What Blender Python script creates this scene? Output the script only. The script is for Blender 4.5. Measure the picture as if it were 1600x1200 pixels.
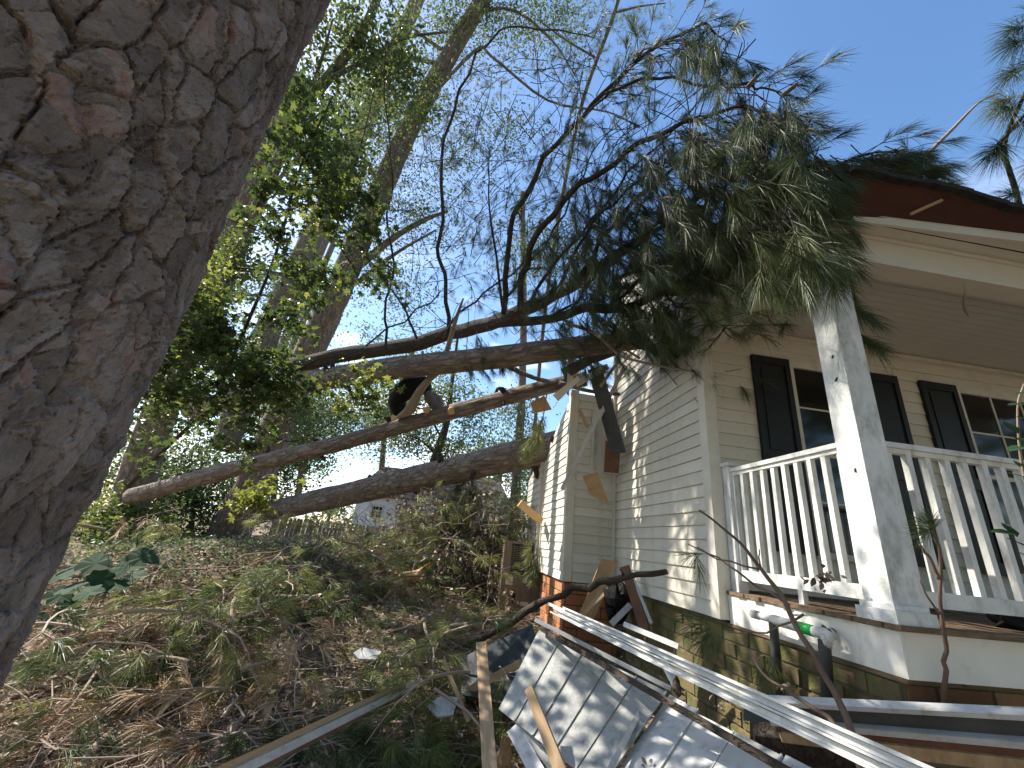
import bpy, math, random
import numpy as np
from math import radians, pi
random.seed(7); rng = np.random.default_rng(11)
for o in list(bpy.data.objects): bpy.data.objects.remove(o)
SC = bpy.context.scene; COL = SC.collection

# ---------------------------------------------------------------- camera
FPX, EYE = 646.4, 1.5
def _axes():
    p, r_, y = radians(20.8), radians(6.0), radians(-5.49)
    cp, sp, cr, sr = math.cos(p), math.sin(p), math.cos(r_), math.sin(r_)
    r = np.array([1, 0, 0.]); w = np.array([0, cp, sp]); u = np.array([0, -sp, cp])
    r, u = cr*r+sr*u, -sr*r+cr*u
    c, s = math.cos(y), math.sin(y)
    t = lambda v: np.array([v[0]*c-v[1]*s, v[0]*s+v[1]*c, v[2]])
    return t(r), t(u), t(w)
AR, AU, AW = _axes(); EYEP = np.array([0, 0, EYE])
from mathutils import Matrix, Vector
cam = bpy.data.objects.new('camera', bpy.data.cameras.new('camera')); COL.objects.link(cam)
cam.matrix_world = Matrix(((AR[0], AU[0], -AW[0], 0), (AR[1], AU[1], -AW[1], 0), (AR[2], AU[2], -AW[2], EYE), (0, 0, 0, 1)))
cam.data.sensor_width = 36; cam.data.lens = 36*FPX/1600; cam.data.clip_end = 2000; cam.data.clip_start = .05
SC.camera = cam

# ---------------------------------------------------------------- sky, sun, exposure
SUN = np.array([-.66, .36, .72]); SUN /= np.linalg.norm(SUN)
wd = bpy.data.worlds.new("World"); SC.world = wd; wd.use_nodes = True
nt = wd.node_tree; nt.nodes.clear()
wo = nt.nodes.new('ShaderNodeOutputWorld'); bg = nt.nodes.new('ShaderNodeBackground')
sky = nt.nodes.new('ShaderNodeTexSky'); sky.sky_type = 'NISHITA'; sky.sun_disc = False
sky.sun_elevation = math.asin(SUN[2]); sky.sun_rotation = math.atan2(SUN[0], SUN[1])
sky.air_density = 1.15; sky.dust_density = .9; sky.ozone_density = 2.2
bg.inputs[1].default_value = .138
tc = nt.nodes.new('ShaderNodeTexCoord'); sep = nt.nodes.new('ShaderNodeSeparateXYZ')
mp = nt.nodes.new('ShaderNodeMapping'); mp.inputs['Scale'].default_value = (1, 1, 3.2)
ns = nt.nodes.new('ShaderNodeTexNoise'); ns.inputs['Scale'].default_value = 3.1; ns.inputs['Detail'].default_value = 8; ns.inputs['Roughness'].default_value = .55
rmp = nt.nodes.new('ShaderNodeValToRGB'); rmp.color_ramp.elements[0].position = .50; rmp.color_ramp.elements[1].position = .64
low = nt.nodes.new('ShaderNodeMapRange'); low.inputs[1].default_value = .62; low.inputs[2].default_value = .25
mul = nt.nodes.new('ShaderNodeMath'); mul.operation = 'MULTIPLY'
mx = nt.nodes.new('ShaderNodeMixRGB'); mx.inputs[2].default_value = (8.5, 8.8, 9.2, 1)
L = nt.links.new
L(tc.outputs['Generated'], mp.inputs[0]); L(mp.outputs[0], ns.inputs[0]); L(ns.outputs[0], rmp.inputs[0])
L(tc.outputs['Generated'], sep.inputs[0]); L(sep.outputs[2], low.inputs[0])
L(rmp.outputs[0], mul.inputs[0]); L(low.outputs[0], mul.inputs[1]); L(mul.outputs[0], mx.inputs[0])
hsn = nt.nodes.new('ShaderNodeHueSaturation'); hsn.inputs['Saturation'].default_value = 1.15; L(sky.outputs[0], hsn.inputs['Color']); L(hsn.outputs[0], mx.inputs[1]); L(mx.outputs[0], bg.inputs[0]); L(bg.outputs[0], wo.inputs[0])
sd = bpy.data.lights.new('sun', 'SUN'); sd.energy = 5.0; sd.angle = radians(.53); sd.color = (1, .93, .82)
so = bpy.data.objects.new('sun', sd); COL.objects.link(so)
so.rotation_euler = Vector(SUN).to_track_quat('Z', 'Y').to_euler()
SC.view_settings.view_transform = 'Standard'; SC.view_settings.look = 'None'
SC.view_settings.gamma = 1; SC.view_settings.use_curve_mapping = False; SC.view_settings.exposure = 1.0
SC.render.engine = 'CYCLES'

# ---------------------------------------------------------------- measuring helpers
def ray(x, y): return (x-800)/FPX*AR-(y-600)/FPX*AU+AW
def W(x, y, d): return EYEP+ray(x, y)*d
def ppm(d): return FPX/d
def onX(x, y, v): r = ray(x, y); return EYEP+r*(v/r[0])
def onY(x, y, v): r = ray(x, y); return EYEP+r*(v/r[1])
def onZ(x, y, v): r = ray(x, y); return EYEP+r*((v-EYE)/r[2])
def unit(v): v = np.asarray(v, float); return v/(np.linalg.norm(v)+1e-12)
def sst(a, b, x): t = np.clip((x-a)/(b-a), 0, 1); return t*t*(3-2*t)

# numpy value noise
_T = rng.random(65536)
def _h(i, j, k): return _T[(i*73856093 ^ j*19349663 ^ k*83492791) & 65535]
def noise3(x, y, z=0.):
    x = np.asarray(x, float); y = np.asarray(y, float); z = np.zeros_like(x)+z
    i, j, k = (np.floor(v).astype(np.int64) for v in (x, y, z))
    f, g, h = x-i, y-j, z-k; f, g, h = (v*v*(3-2*v) for v in (f, g, h)); r = 0
    for a in (0, 1):
        for b in (0, 1):
            for c in (0, 1):
                r = r+_h(i+a, j+b, k+c)*(f if a else 1-f)*(g if b else 1-g)*(h if c else 1-h)
    return r
def fbm(x, y, z=0., o=4):
    r, a, t = 0, 1., 0
    for q in range(o): r = r+a*noise3(x*2**q+q*7.3, y*2**q+q*3.1, z*2**q if not np.isscalar(z) else z+q); t += a; a *= .5
    return r/t
def hgt(x, y):
    x = np.asarray(x, float); y = np.asarray(y, float)
    h = .38*sst(3.6, 6, y)+.35*sst(7, 14, y)
    h = h+.55*np.exp(-(((x+3.6)/2.3)**2+((y-7.4)/1.5)**2))+.35*np.exp(-(((x+1.0)/1.6)**2+((y-8.2)/1.0)**2))
    h = h+(fbm(x*.9+3, y*.9, 0, 3)-.5)*.35+(fbm(x*5, y*5, 2, 3)-.5)*.09
    h = h-.5*sst(20, 60, np.hypot(x, y))
    return h
def G(px, py, dz=0.):
    r = ray(px, py); t = 1.5
    while t < 40:
        p = EYEP+r*t
        if p[2] < float(hgt(p[0], p[1]))+dz: return p
        t += .04
    return EYEP+r*12

# ---------------------------------------------------------------- mesh builder
ORG = {}
class MB:
    def __init__(s): s.v, s.f, s.b, s.c, s.n = [], [], [], [], 0
    def add(s, v, faces, buv=None, var=None):
        v = np.asarray(v, float).reshape(-1, 3)
        for f in faces:
            f = np.asarray(f, np.int64)
            if f.size: s.f.append(f+s.n)
        s.v.append(v); s.n += len(v)
        s.b.append(v if buv is None else np.asarray(buv, float))
        s.c.append(np.full(len(v), .5) if var is None else np.zeros(len(v))+var)
    def mesh(s, name, org=(0, 0, 0), smooth=False):
        v = np.concatenate(s.v)-np.asarray(org); m = bpy.data.meshes.new(name)
        lt = np.concatenate([np.full(len(f), f.shape[1]) for f in s.f]); lv = np.concatenate([f.ravel() for f in s.f])
        m.vertices.add(len(v)); m.vertices.foreach_set('co', v.ravel().astype(np.float32))
        m.loops.add(len(lv)); m.loops.foreach_set('vertex_index', lv.astype(np.int32))
        m.polygons.add(len(lt)); ls = np.concatenate([[0], np.cumsum(lt)[:-1]])
        m.polygons.foreach_set('loop_start', ls.astype(np.int32)); m.polygons.foreach_set('loop_total', lt.astype(np.int32))
        a = m.attributes.new('buv', 'FLOAT_VECTOR', 'POINT'); a.data.foreach_set('vector', np.concatenate(s.b).ravel().astype(np.float32))
        a = m.attributes.new('tone', 'FLOAT', 'POINT'); a.data.foreach_set('value', np.concatenate(s.c).astype(np.float32))
        m.update(calc_edges=True); m.validate()
        m.polygons.foreach_set('use_smooth', np.full(len(m.polygons), bool(smooth)))
        return m
    def build(s, name, mt, parent=None, smooth=False, org=None):
        if not s.v: return None
        if org is None:
            if parent is not None: org = ORG[parent.name]
            else:
                v = np.concatenate(s.v); org = np.array([v[:, 0].mean(), v[:, 1].mean(), v[:, 2].min()])
        o = bpy.data.objects.new(name, s.mesh(name, org, smooth)); o.data.materials.append(mt); COL.objects.link(o)
        if parent is not None: o.parent = parent; o.location = np.asarray(org)-ORG[parent.name]
        else: o.location = org
        ORG[o.name] = np.asarray(org, float)
        return o
    def box(s, lo, hi, var=.5):
        a, b = np.minimum(lo, hi), np.maximum(lo, hi)
        v = [[(a, b)[i][0], (a, b)[j][1], (a, b)[k][2]] for i in (0, 1) for j in (0, 1) for k in (0, 1)]
        s.add(v, [[[0, 1, 3, 2], [4, 6, 7, 5], [0, 4, 5, 1], [2, 3, 7, 6], [0, 2, 6, 4], [1, 5, 7, 3]]], var=var); return s
    def bar(s, p, q, wv, w, t, var=.5, taper=1.):
        """box from p to q; wv: width direction hint; w width, t thickness"""
        p, q = np.asarray(p, float), np.asarray(q, float); a = unit(q-p); wv = unit(np.asarray(wv)-a*np.dot(wv, a)); n = np.cross(a, wv)
        L_ = np.linalg.norm(q-p)
        v, b = [], []
        for e, (c, k) in enumerate(((p, 1.), (q, taper))):
            for sx, sy in ((-1, -1), (1, -1), (1, 1), (-1, 1)):
                v.append(c+wv*sx*w/2*k+n*sy*t/2); b.append((sx*w/2, sy*t/2, e*L_))
        s.add(v, [[[0, 3, 2, 1], [4, 5, 6, 7], [0, 1, 5, 4], [1, 2, 6, 5], [2, 3, 7, 6], [3, 0, 4, 7]]], buv=b, var=var); return s
    def tube(s, pts, rad, n=10, rough=0., var=.5, cap=True, sub=1, seed=0):
        pts = np.asarray(pts, float); rad = np.zeros(len(pts))+rad
        if sub > 1 and len(pts) > 2:                                 # Catmull-Rom resample
            P = np.vstack([2*pts[0]-pts[1], pts, 2*pts[-1]-pts[-2]]); out, ro = [], []
            for i in range(len(pts)-1):
                for q in range(sub):
                    t = q/sub; a, b, c, d = P[i:i+4]
                    out.append(.5*((2*b)+(c-a)*t+(2*a-5*b+4*c-d)*t*t+(3*b-a-3*c+d)*t**3)); ro.append(rad[i]*(1-t)+rad[i+1]*t)
            out.append(pts[-1]); ro.append(rad[-1]); pts = np.array(out); rad = np.array(ro)
        elif sub > 1:
            t = np.linspace(0, 1, sub+1)[:, None]; rad = (rad[0]*(1-t)+rad[1]*t)[:, 0]; pts = pts[0]*(1-t)+pts[1]*t
        T = np.gradient(pts, axis=0); T /= np.linalg.norm(T, axis=1)[:, None]+1e-9
        u = np.cross(T[0], [0, 0, 1.] if abs(T[0][2]) < .9 else [1, 0, 0.]); u = unit(u); th = np.arange(n)*2*pi/n
        S = np.concatenate([[0], np.cumsum(np.linalg.norm(np.diff(pts, axis=0), axis=1))]); V, B = [], []
        for i in range(len(pts)):
            u = unit(u-T[i]*np.dot(u, T[i])); w = np.cross(T[i], u)
            ca, sa = np.cos(th), np.sin(th)
            rr = rad[i]*(1+rough*(noise3(ca*2+seed, sa*2, S[i]*2.5/(1))-.5)*2) if rough else np.full(n, rad[i])
            V.append(pts[i]+rr[:, None]*(ca[:, None]*u+sa[:, None]*w)); B.append(np.stack([ca*rad.max(), sa*rad.max(), np.full(n, S[i]+seed)], 1))
        m = len(pts); i = np.arange(m-1)[:, None]*n; j = np.arange(n)[None]; k = (j+1) % n
        F = np.stack([i+j, i+k, i+n+k, i+n+j], -1).reshape(-1, 4); fs = [F]
        if cap: fs += [np.arange(n)[::-1][None], (np.arange(n)+(m-1)*n)[None]]
        s.add(np.concatenate(V), fs, buv=np.concatenate(B), var=var); return s
    def slab(s, top, thick, nrm=None, var=.5):
        """polygon prism from 3D points"""
        t = np.asarray(top, float); k = len(t)
        if nrm is None: nrm = unit(np.cross(t[1]-t[0], t[2]-t[0]))
        b = t-np.asarray(nrm)*thick; i = np.arange(k); j = (i+1) % k
        s.add(np.vstack([t, b]), [i[None], (i[::-1]+k)[None], np.stack([i, i+k, j+k, j], 1)], var=var); return s

def tag(o, label=None, cat=None, group=None, kind=None):
    if label: o['label'] = label
    if cat: o['category'] = cat
    if group: o['group'] = group
    if kind: o['kind'] = kind
    return o
def empty(name, loc, label=None, cat=None, group=None, kind=None):
    o = bpy.data.objects.new(name, None); COL.objects.link(o); o.location = loc; o.empty_display_size = .1
    ORG[o.name] = np.asarray(loc, float); return tag(o, label, cat, group, kind)
def inst(name, mesh, parent, loc, rot=None):
    o = bpy.data.objects.new(name, mesh); COL.objects.link(o); o.parent = parent
    o.location = np.asarray(loc, float)-ORG[parent.name]
    if rot is not None: o.rotation_euler = rot
    ORG[o.name] = np.asarray(loc, float); return o

# ---------------------------------------------------------------- materials
def mat(name, stops, scale=3., rough=.8, bump=0., bscale=30., stretch=(1, 1, 1), attr=None, use='Object', detail=6, spec=.3, trans=0., metal=0., amt=1., bdist=.01, vor=None, stain=None):
    m = bpy.data.materials.new(name); m.use_nodes = True; n = m.node_tree.nodes; k = m.node_tree.links.new
    pb = n['Principled BSDF']; out = n['Material Output']
    pb.inputs['Roughness'].default_value = rough; pb.inputs['Specular IOR Level'].default_value = spec; pb.inputs['Metallic'].default_value = metal
    if use == 'buv': co = n.new('ShaderNodeAttribute'); co.attribute_name = 'buv'; cs = co.outputs['Vector']
    else: co = n.new('ShaderNodeTexCoord'); cs = co.outputs['Object']
    mp_ = n.new('ShaderNodeMapping'); mp_.inputs['Scale'].default_value = stretch; k(cs, mp_.inputs[0])
    no = n.new('ShaderNodeTexNoise'); no.inputs['Scale'].default_value = scale; no.inputs['Detail'].default_value = detail; no.inputs['Roughness'].default_value = .65
    k(mp_.outputs[0], no.inputs[0]); fac = no.outputs[0]
    if attr:
        at = n.new('ShaderNodeAttribute'); at.attribute_name = 'tone'
        mm = n.new('ShaderNodeMath'); mm.operation = 'MULTIPLY_ADD'; mm.inputs[1].default_value = attr; k(at.outputs['Fac'], mm.inputs[0])
        m2 = n.new('ShaderNodeMath'); m2.operation = 'MULTIPLY'; m2.inputs[1].default_value = 1-attr; k(fac, m2.inputs[0]); k(m2.outputs[0], mm.inputs[2]); fac = mm.outputs[0]
    rp = n.new('ShaderNodeValToRGB'); cr = rp.color_ramp
    while len(cr.elements) < len(stops): cr.elements.new(.5)
    for e, (p, c) in zip(cr.elements, stops): e.position = p; e.color = (*c, 1)
    k(fac, rp.inputs[0]); colr = rp.outputs[0]
    if stain:
        sc_, c2, lo, hi, st = stain
        mps = n.new('ShaderNodeMapping'); mps.inputs['Scale'].default_value = st; k(cs, mps.inputs[0])
        n2 = n.new('ShaderNodeTexNoise'); n2.inputs['Scale'].default_value = sc_; n2.inputs['Detail'].default_value = 7; n2.inputs['Roughness'].default_value = .7; k(mps.outputs[0], n2.inputs[0])
        mr = n.new('ShaderNodeMapRange'); mr.inputs[1].default_value = lo; mr.inputs[2].default_value = hi; k(n2.outputs[0], mr.inputs[0])
        mi = n.new('ShaderNodeMixRGB'); mi.inputs[2].default_value = (*c2, 1); k(mr.outputs[0], mi.inputs[0]); k(colr, mi.inputs[1]); colr = mi.outputs[0]
    k(colr, pb.inputs['Base Color'])
    if bump:
        b = n.new('ShaderNodeBump'); b.inputs['Strength'].default_value = bump; b.inputs['Distance'].default_value = bdist
        n3 = n.new('ShaderNodeTexNoise'); n3.inputs['Scale'].default_value = bscale; n3.inputs['Detail'].default_value = 8; k(mp_.outputs[0], n3.inputs[0]); h = n3.outputs[0]
        if vor:
            vo = n.new('ShaderNodeTexVoronoi'); vo.feature = 'DISTANCE_TO_EDGE'; vo.inputs['Scale'].default_value = vor
            wm = n.new('ShaderNodeVectorMath'); wm.operation = 'MULTIPLY_ADD'; wm.inputs[1].default_value = (.08,)*3; k(n3.outputs['Color'], wm.inputs[0]); k(mp_.outputs[0], wm.inputs[2]); k(wm.outputs[0], vo.inputs[0])
            mr2 = n.new('ShaderNodeMapRange'); mr2.inputs[2].default_value = .18; k(vo.outputs[0], mr2.inputs[0])
            ad = n.new('ShaderNodeMath'); ad.operation = 'MULTIPLY_ADD'; ad.inputs[1].default_value = .35; k(n3.outputs[0], ad.inputs[0]); k(mr2.outputs[0], ad.inputs[2]); h = ad.outputs[0]
        k(h, b.inputs['Height']); k(b.outputs[0], pb.inputs['Normal'])
    if trans:
        tr = n.new('ShaderNodeBsdfTranslucent'); ms = n.new('ShaderNodeMixShader'); ms.inputs[0].default_value = trans
        hs = n.new('ShaderNodeHueSaturation'); hs.inputs['Value'].default_value = 1.7; hs.inputs['Hue'].default_value = .485; k(colr, hs.inputs['Color']); k(hs.outputs[0], tr.inputs[0])
        k(pb.outputs[0], ms.inputs[1]); k(tr.outputs[0], ms.inputs[2]); k(ms.outputs[0], out.inputs[0])
    return m
M = {}
M['siding'] = mat('siding', [(.3, (.58, .55, .46)), (.7, (.70, .67, .58))], 2.5, .55, .15, 60, attr=.4, stain=(2.2, (.33, .34, .24), .52, .85, (1, 1, .8)))
M['porch_siding'] = mat('porch_siding', [(.3, (.60, .56, .46)), (.7, (.68, .64, .53))], 3, .6, .1, 60, attr=.4, stain=(3, (.36, .33, .22), .55, .9, (1, 1, 1)))
M['trim'] = mat('trim', [(.3, (.60, .57, .48)), (.7, (.70, .67, .58))], 4, .5, .1, 80, stain=(5, (.36, .36, .28), .54, .85, (1, 1, .6)))
M['paint'] = mat('paint', [(.3, (.64, .65, .62)), (.7, (.80, .80, .77))], 6, .55, .25, 70, stain=(7, (.36, .39, .34), .48, .72, (1, 1, .5)))
M['postpaint'] = mat('postpaint', [(.3, (.66, .68, .66)), (.7, (.82, .83, .82))], 5, .55, .3, 60, stain=(9, (.38, .41, .37), .46, .70, (1, 1, .55)))
M['ceiling'] = mat('ceiling', [(.3, (.54, .52, .46)), (.7, (.60, .58, .51))], 3, .6)
M['beam'] = mat('beam', [(.3, (.56, .53, .45)), (.7, (.64, .61, .52))], 3, .6, .1, 40)
M['shutter'] = mat('shutter', [(.3, (.008, .010, .010)), (.7, (.016, .018, .018))], 8, .45)
M['glass'] = mat('glass', [(.3, (.006, .006, .006)), (.7, (.016, .014, .010))], 3, .08, spec=.5)
M['deck'] = mat('deck', [(.3, (.10, .06, .035)), (.7, (.24, .17, .11))], 8, .85, .5, 40, stretch=(1, 1, 4))
M['skirt'] = mat('skirt', [(.3, (.72, .70, .62)), (.7, (.82, .80, .74))], 3, .5, stain=(6, (.42, .40, .30), .55, .85, (1, 1, .5)))
M['block'] = mat('block', [(.25, (.11, .085, .045)), (.5, (.18, .135, .068)), (.75, (.09, .095, .035))], 5, .95, .8, 45, attr=.35, stain=(4, (.07, .10, .02), .45, .65, (1, 1, 1)))
M['mortar'] = mat('mortar', [(.3, (.10, .09, .06)), (.7, (.16, .14, .09))], 9, .95, .5, 60)
M['brick'] = mat('brick', [(.2, (.36, .14, .06)), (.5, (.46, .20, .09)), (.8, (.40, .25, .14))], 6, .9, .6, 60, attr=.5)
M['shadebrick'] = mat('shadebrick', [(.2, (.12, .06, .03)), (.6, (.20, .12, .06))], 6, .9, .6, 60, attr=.5)  # dark brick colour, the shade of the porch front painted in
M['shingle'] = mat('shingle', [(.3, (.020, .020, .022)), (.7, (.045, .045, .048))], 20, .95, .6, 120)
M['sheath'] = mat('sheath', [(.3, (.045, .015, .011)), (.7, (.075, .026, .018))], 4, .85, .4, 40, stretch=(.3, 3, 3))
M['bark'] = mat('bark', [(.25, (.11, .080, .062)), (.5, (.25, .20, .165)), (.72, (.42, .36, .31))], 9, .95, 1., 28, stretch=(1, 1, .35), use='buv', vor=9, bdist=.035, attr=.2)
M['darkbark'] = mat('darkbark', [(.25, (.040, .031, .025)), (.6, (.10, .078, .060)), (.8, (.17, .13, .10))], 10, .95, .9, 40, stretch=(1, 1, .4), use='buv', vor=14, bdist=.02, attr=.2)
M['greybark'] = mat('greybark', [(.25, (.13, .105, .085)), (.6, (.22, .185, .155)), (.8, (.30, .26, .22))], 7, .95, .9, 30, stretch=(1, 1, .3), use='buv', vor=8, bdist=.04)
M['stick'] = mat('stick', [(.2, (.14, .10, .075)), (.5, (.30, .23, .175)), (.8, (.52, .44, .36))], 8, .9, .8, 50, stretch=(1, 1, .25), use='buv', attr=.5)
M['darkstick'] = mat('darkstick', [(.2, (.07, .045, .035)), (.5, (.15, .10, .075)), (.8, (.26, .19, .15))], 9, .9, .8, 60, stretch=(1, 1, .3), use='buv')
M['cutwood'] = mat('cutwood', [(.2, (.50, .30, .14)), (.6, (.66, .44, .23)), (.8, (.74, .55, .33))], 14, .8, .4, 60, stretch=(1, 1, .06), use='buv')
M['lumber'] = mat('lumber', [(.2, (.30, .19, .10)), (.5, (.46, .32, .19)), (.8, (.56, .43, .28))], 10, .8, .5, 50, stretch=(1, 1, .08), use='buv', stain=(6, (.16, .10, .06), .5, .8, (1, 1, .3)))
M['plywood'] = mat('plywood', [(.3, (.40, .25, .13)), (.7, (.52, .35, .20))], 8, .75, .2, 60, stain=(5, (.24, .15, .08), .5, .8, (1, 1, 1)))
M['redwood'] = mat('redwood', [(.3, (.11, .055, .035)), (.7, (.20, .10, .06))], 8, .7, .3, 60)
M['panel'] = mat('panel', [(.25, (.30, .305, .285)), (.5, (.37, .375, .355)), (.75, (.44, .44, .42))], 9, .65, .3, 60, stretch=(1, 1, 1), stain=(22, (.20, .205, .18), .50, .78, (1, 1, 1)))
M['vinyl'] = mat('vinyl', [(.3, (.44, .45, .44)), (.7, (.60, .60, .59))], 5, .35, .1, 40, spec=.5, stain=(14, (.22, .20, .17), .52, .80, (1, 1, 1)))
M['charcoal'] = mat('charcoal', [(.3, (.045, .050, .052)), (.7, (.085, .092, .095))], 5, .6, .3, 60)
M['tarp'] = mat('tarp', [(.3, (.020, .028, .028)), (.7, (.05, .062, .060))], 4, .55, .4, 20)
M['black'] = mat('black', [(.3, (.003, .003, .004)), (.7, (.008, .008, .009))], 6, .7, .5, 60)
M['pipe'] = mat('pipe', [(.3, (.60, .60, .56)), (.7, (.74, .74, .70))], 6, .4, stain=(12, (.22, .22, .20), .5, .7, (1, 1, 1)))
M['greenpipe'] = mat('greenpipe', [(.3, (.01, .25, .04)), (.7, (.02, .36, .07))], 6, .35)
M['darkpipe'] = mat('darkpipe', [(.3, (.035, .035, .035)), (.7, (.08, .08, .075))], 6, .6)
M['acmetal'] = mat('acmetal', [(.3, (.16, .125, .09)), (.7, (.24, .19, .14))], 5, .6, .1, 40, stain=(5, (.08, .06, .04), .5, .8, (1, 1, 1)))
M['acdark'] = mat('acdark', [(.3, (.01, .01, .01)), (.7, (.02, .02, .02))], 5, .7)
M['sticker'] = mat('sticker', [(.3, (.55, .52, .46)), (.7, (.70, .67, .60))], 30, .6)
M['ground'] = mat('ground', [(.2, (.09, .065, .042)), (.45, (.20, .15, .10)), (.6, (.32, .25, .18)), (.8, (.18, .15, .08))], 7, 1., 1., 40, detail=10, bdist=.04)
M['needle'] = mat('needle', [(.1, (.026, .045, .016)), (.5, (.060, .088, .028)), (.9, (.15, .17, .055))], 3, .5, attr=.8, spec=.5, trans=.22)
M['fresh'] = mat('fresh', [(.1, (.06, .095, .03)), (.5, (.14, .18, .05)), (.9, (.29, .29, .10))], 3, .5, attr=.8, spec=.5, trans=.25)
M['deadneedle'] = mat('deadneedle', [(.1, (.20, .10, .05)), (.5, (.38, .24, .13)), (.9, (.55, .42, .27))], 3, .6, attr=.85)
M['litter'] = mat('litter', [(.05, (.08, .055, .038)), (.35, (.22, .16, .11)), (.65, (.42, .33, .245)), (.95, (.60, .53, .42))], 3, .7, attr=.85, trans=.1)
M['deadleaf'] = mat('deadleaf', [(.1, (.08, .058, .040)), (.5, (.22, .175, .12)), (.9, (.50, .44, .33))], 3, .45, attr=.85, spec=.5, trans=.15)
M['leaf'] = mat('leaf', [(.1, (.024, .045, .016)), (.5, (.056, .088, .022)), (.9, (.17, .20, .035))], 3, .42, attr=.85, spec=.5, trans=.48)
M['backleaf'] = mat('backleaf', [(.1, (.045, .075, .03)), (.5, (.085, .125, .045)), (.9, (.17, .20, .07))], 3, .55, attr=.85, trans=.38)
M['bigleaf'] = mat('bigleaf', [(.3, (.022, .055, .028)), (.7, (.042, .09, .042))], 8, .75, spec=.15, trans=.25)
M['white_wall'] = mat('white_wall', [(.3, (.66, .67, .68)), (.7, (.76, .77, .78))], 2, .7)
M['brown_roof'] = mat('brown_roof', [(.3, (.10, .075, .06)), (.7, (.17, .13, .105))], 6, .95, .4, 30)
M['fence'] = mat('fence', [(.3, (.13, .10, .075)), (.7, (.24, .19, .15))], 5, .95, .5, 30, stretch=(3, 3, .4), attr=.4)
M['camo'] = mat('camo', [(.35, (.07, .065, .06)), (.5, (.22, .21, .20)), (.65, (.10, .07, .06))], 22, .9)

# ---------------------------------------------------------------- foliage batches
def perp(D):
    r = rng.normal(size=D.shape); r -= D*(r*D).sum(1)[:, None]; return r/np.linalg.norm(r, axis=1)[:, None]
def norm(a): return a/(np.linalg.norm(a, axis=1)[:, None]+1e-9)
def kink(P, amp, n=3):
    P = np.asarray(P, float); out = [P[0]]
    for i in range(len(P)-1):
        L_ = np.linalg.norm(P[i+1]-P[i])
        for q in range(1, n+1):
            v = P[i]+(P[i+1]-P[i])*q/n; out.append(v+rng.normal(size=3)*amp*L_ if not (i == len(P)-2 and q == n) else v)
    return np.array(out)
class Tufts:
    def __init__(s): s.t = []
    def add(s, p, d, L_, nl, n, droop=.25, w=.0022, var=.5): s.t.append((*p, *unit(d), L_, nl, n, droop, w, var))
    def flush(s, mb, fine=True, tilt=(14, 62)):
        if not s.t: return
        A = np.array(s.t); A = np.repeat(A, A[:, 8].astype(int), axis=0); N = len(A)
        P, D, Ls, nl, dr, w, vv = A[:, :3], A[:, 3:6], A[:, 6], A[:, 7], A[:, 9], A[:, 10], A[:, 11]
        t = rng.random(N)**.8; base = P+D*(Ls*t)[:, None]; Q = perp(D)
        a = np.radians(tilt[0]+(tilt[1]-tilt[0])*rng.random(N)**.9*(1.1-.5*t)); nd = D*np.cos(a)[:, None]+Q*np.sin(a)[:, None]
        ln = nl*(.65+.4*rng.random(N)); g = np.array([0, 0, -1.])
        side = norm(np.cross(nd, rng.normal(size=(N, 3))))*w[:, None]/2
        tip = base+nd*ln[:, None]+g*(dr*ln)[:, None]
        var = np.clip(vv+rng.normal(size=N)*.13, 0, 1)
        if fine:
            mid = base+nd*(ln*.5)[:, None]+g*(dr*ln*.22)[:, None]
            V = np.stack([base-side*.7, base+side*.7, mid+side, mid-side, tip], 1).reshape(-1, 3); i = np.arange(N)*5
            mb.add(V, [np.stack([i, i+1, i+2, i+3], 1), np.stack([i+3, i+2, i+4], 1)], var=np.repeat(var, 5))
        else:
            V = np.stack([base-side, base+side, tip], 1).reshape(-1, 3); i = np.arange(N)*3
            mb.add(V, [np.stack([i, i+1, i+2], 1)], var=np.repeat(var, 3))
        s.t = []
OVAL = np.array([(0, -.5, 0), (.28, -.1, .05), (.22, .2, .04), (0, .55, -.04), (-.22, .2, .04), (-.28, -.1, .05)])
STAR = np.array([(0, -.5, 0), (.14, -.24, .0), (.46, -.28, -.05), (.26, -.02, .02), (.52, .22, -.07), (.18, .2, .03), (0, .6, -.08), (-.18, .2, .03), (-.52, .22, -.07), (-.26, -.02, .02), (-.46, -.28, -.05), (-.14, -.24, 0)])
DIAM = np.array([(0, -.5, 0), (.25, 0, .04), (0, .5, 0), (-.25, 0, .04)])
def leaves(mb, C, size, shape=OVAL, up=.5, var=.5, vs=.2, hang=0.):
    C = np.asarray(C); N = len(C); K = len(shape)
    n = rng.normal(size=(N, 3)); n[:, 2] = np.abs(n[:, 2])+up*1.5; n = norm(n); x = perp(n)
    if hang: x = x+np.array([0, 0, -hang]); x -= n*(x*n).sum(1)[:, None]; x = norm(x)
    y = np.cross(n, x); sz = np.zeros(N)+size; sz = sz*(.6+.7*rng.random(N))
    V = C[:, None]+sz[:, None, None]*(shape[None, :, 0, None]*y[:, None]+shape[None, :, 1, None]*x[:, None]+shape[None, :, 2, None]*n[:, None]*1.5)
    v = np.clip(var+rng.normal(size=N)*vs, 0, 1); i = np.arange(N)*K
    if K > 6:                                                        # centre fan keeps the concave star clean
        V = np.concatenate([V, C[:, None]], 1); i = np.arange(N)*(K+1); F = [np.stack([i+K, i+a, i+(a+1) % K], 1) for a in range(K)]
        mb.add(V.reshape(-1, 3), F, var=np.repeat(v, K+1))
    else: mb.add(V.reshape(-1, 3), [i[:, None]+np.arange(K)[None]], var=np.repeat(v, K))
def ball(n, c, r, power=.5):
    d = norm(rng.normal(size=(n, 3)))*(rng.random(n)**power)[:, None]; return np.asarray(c)+d*np.asarray(r)
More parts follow.
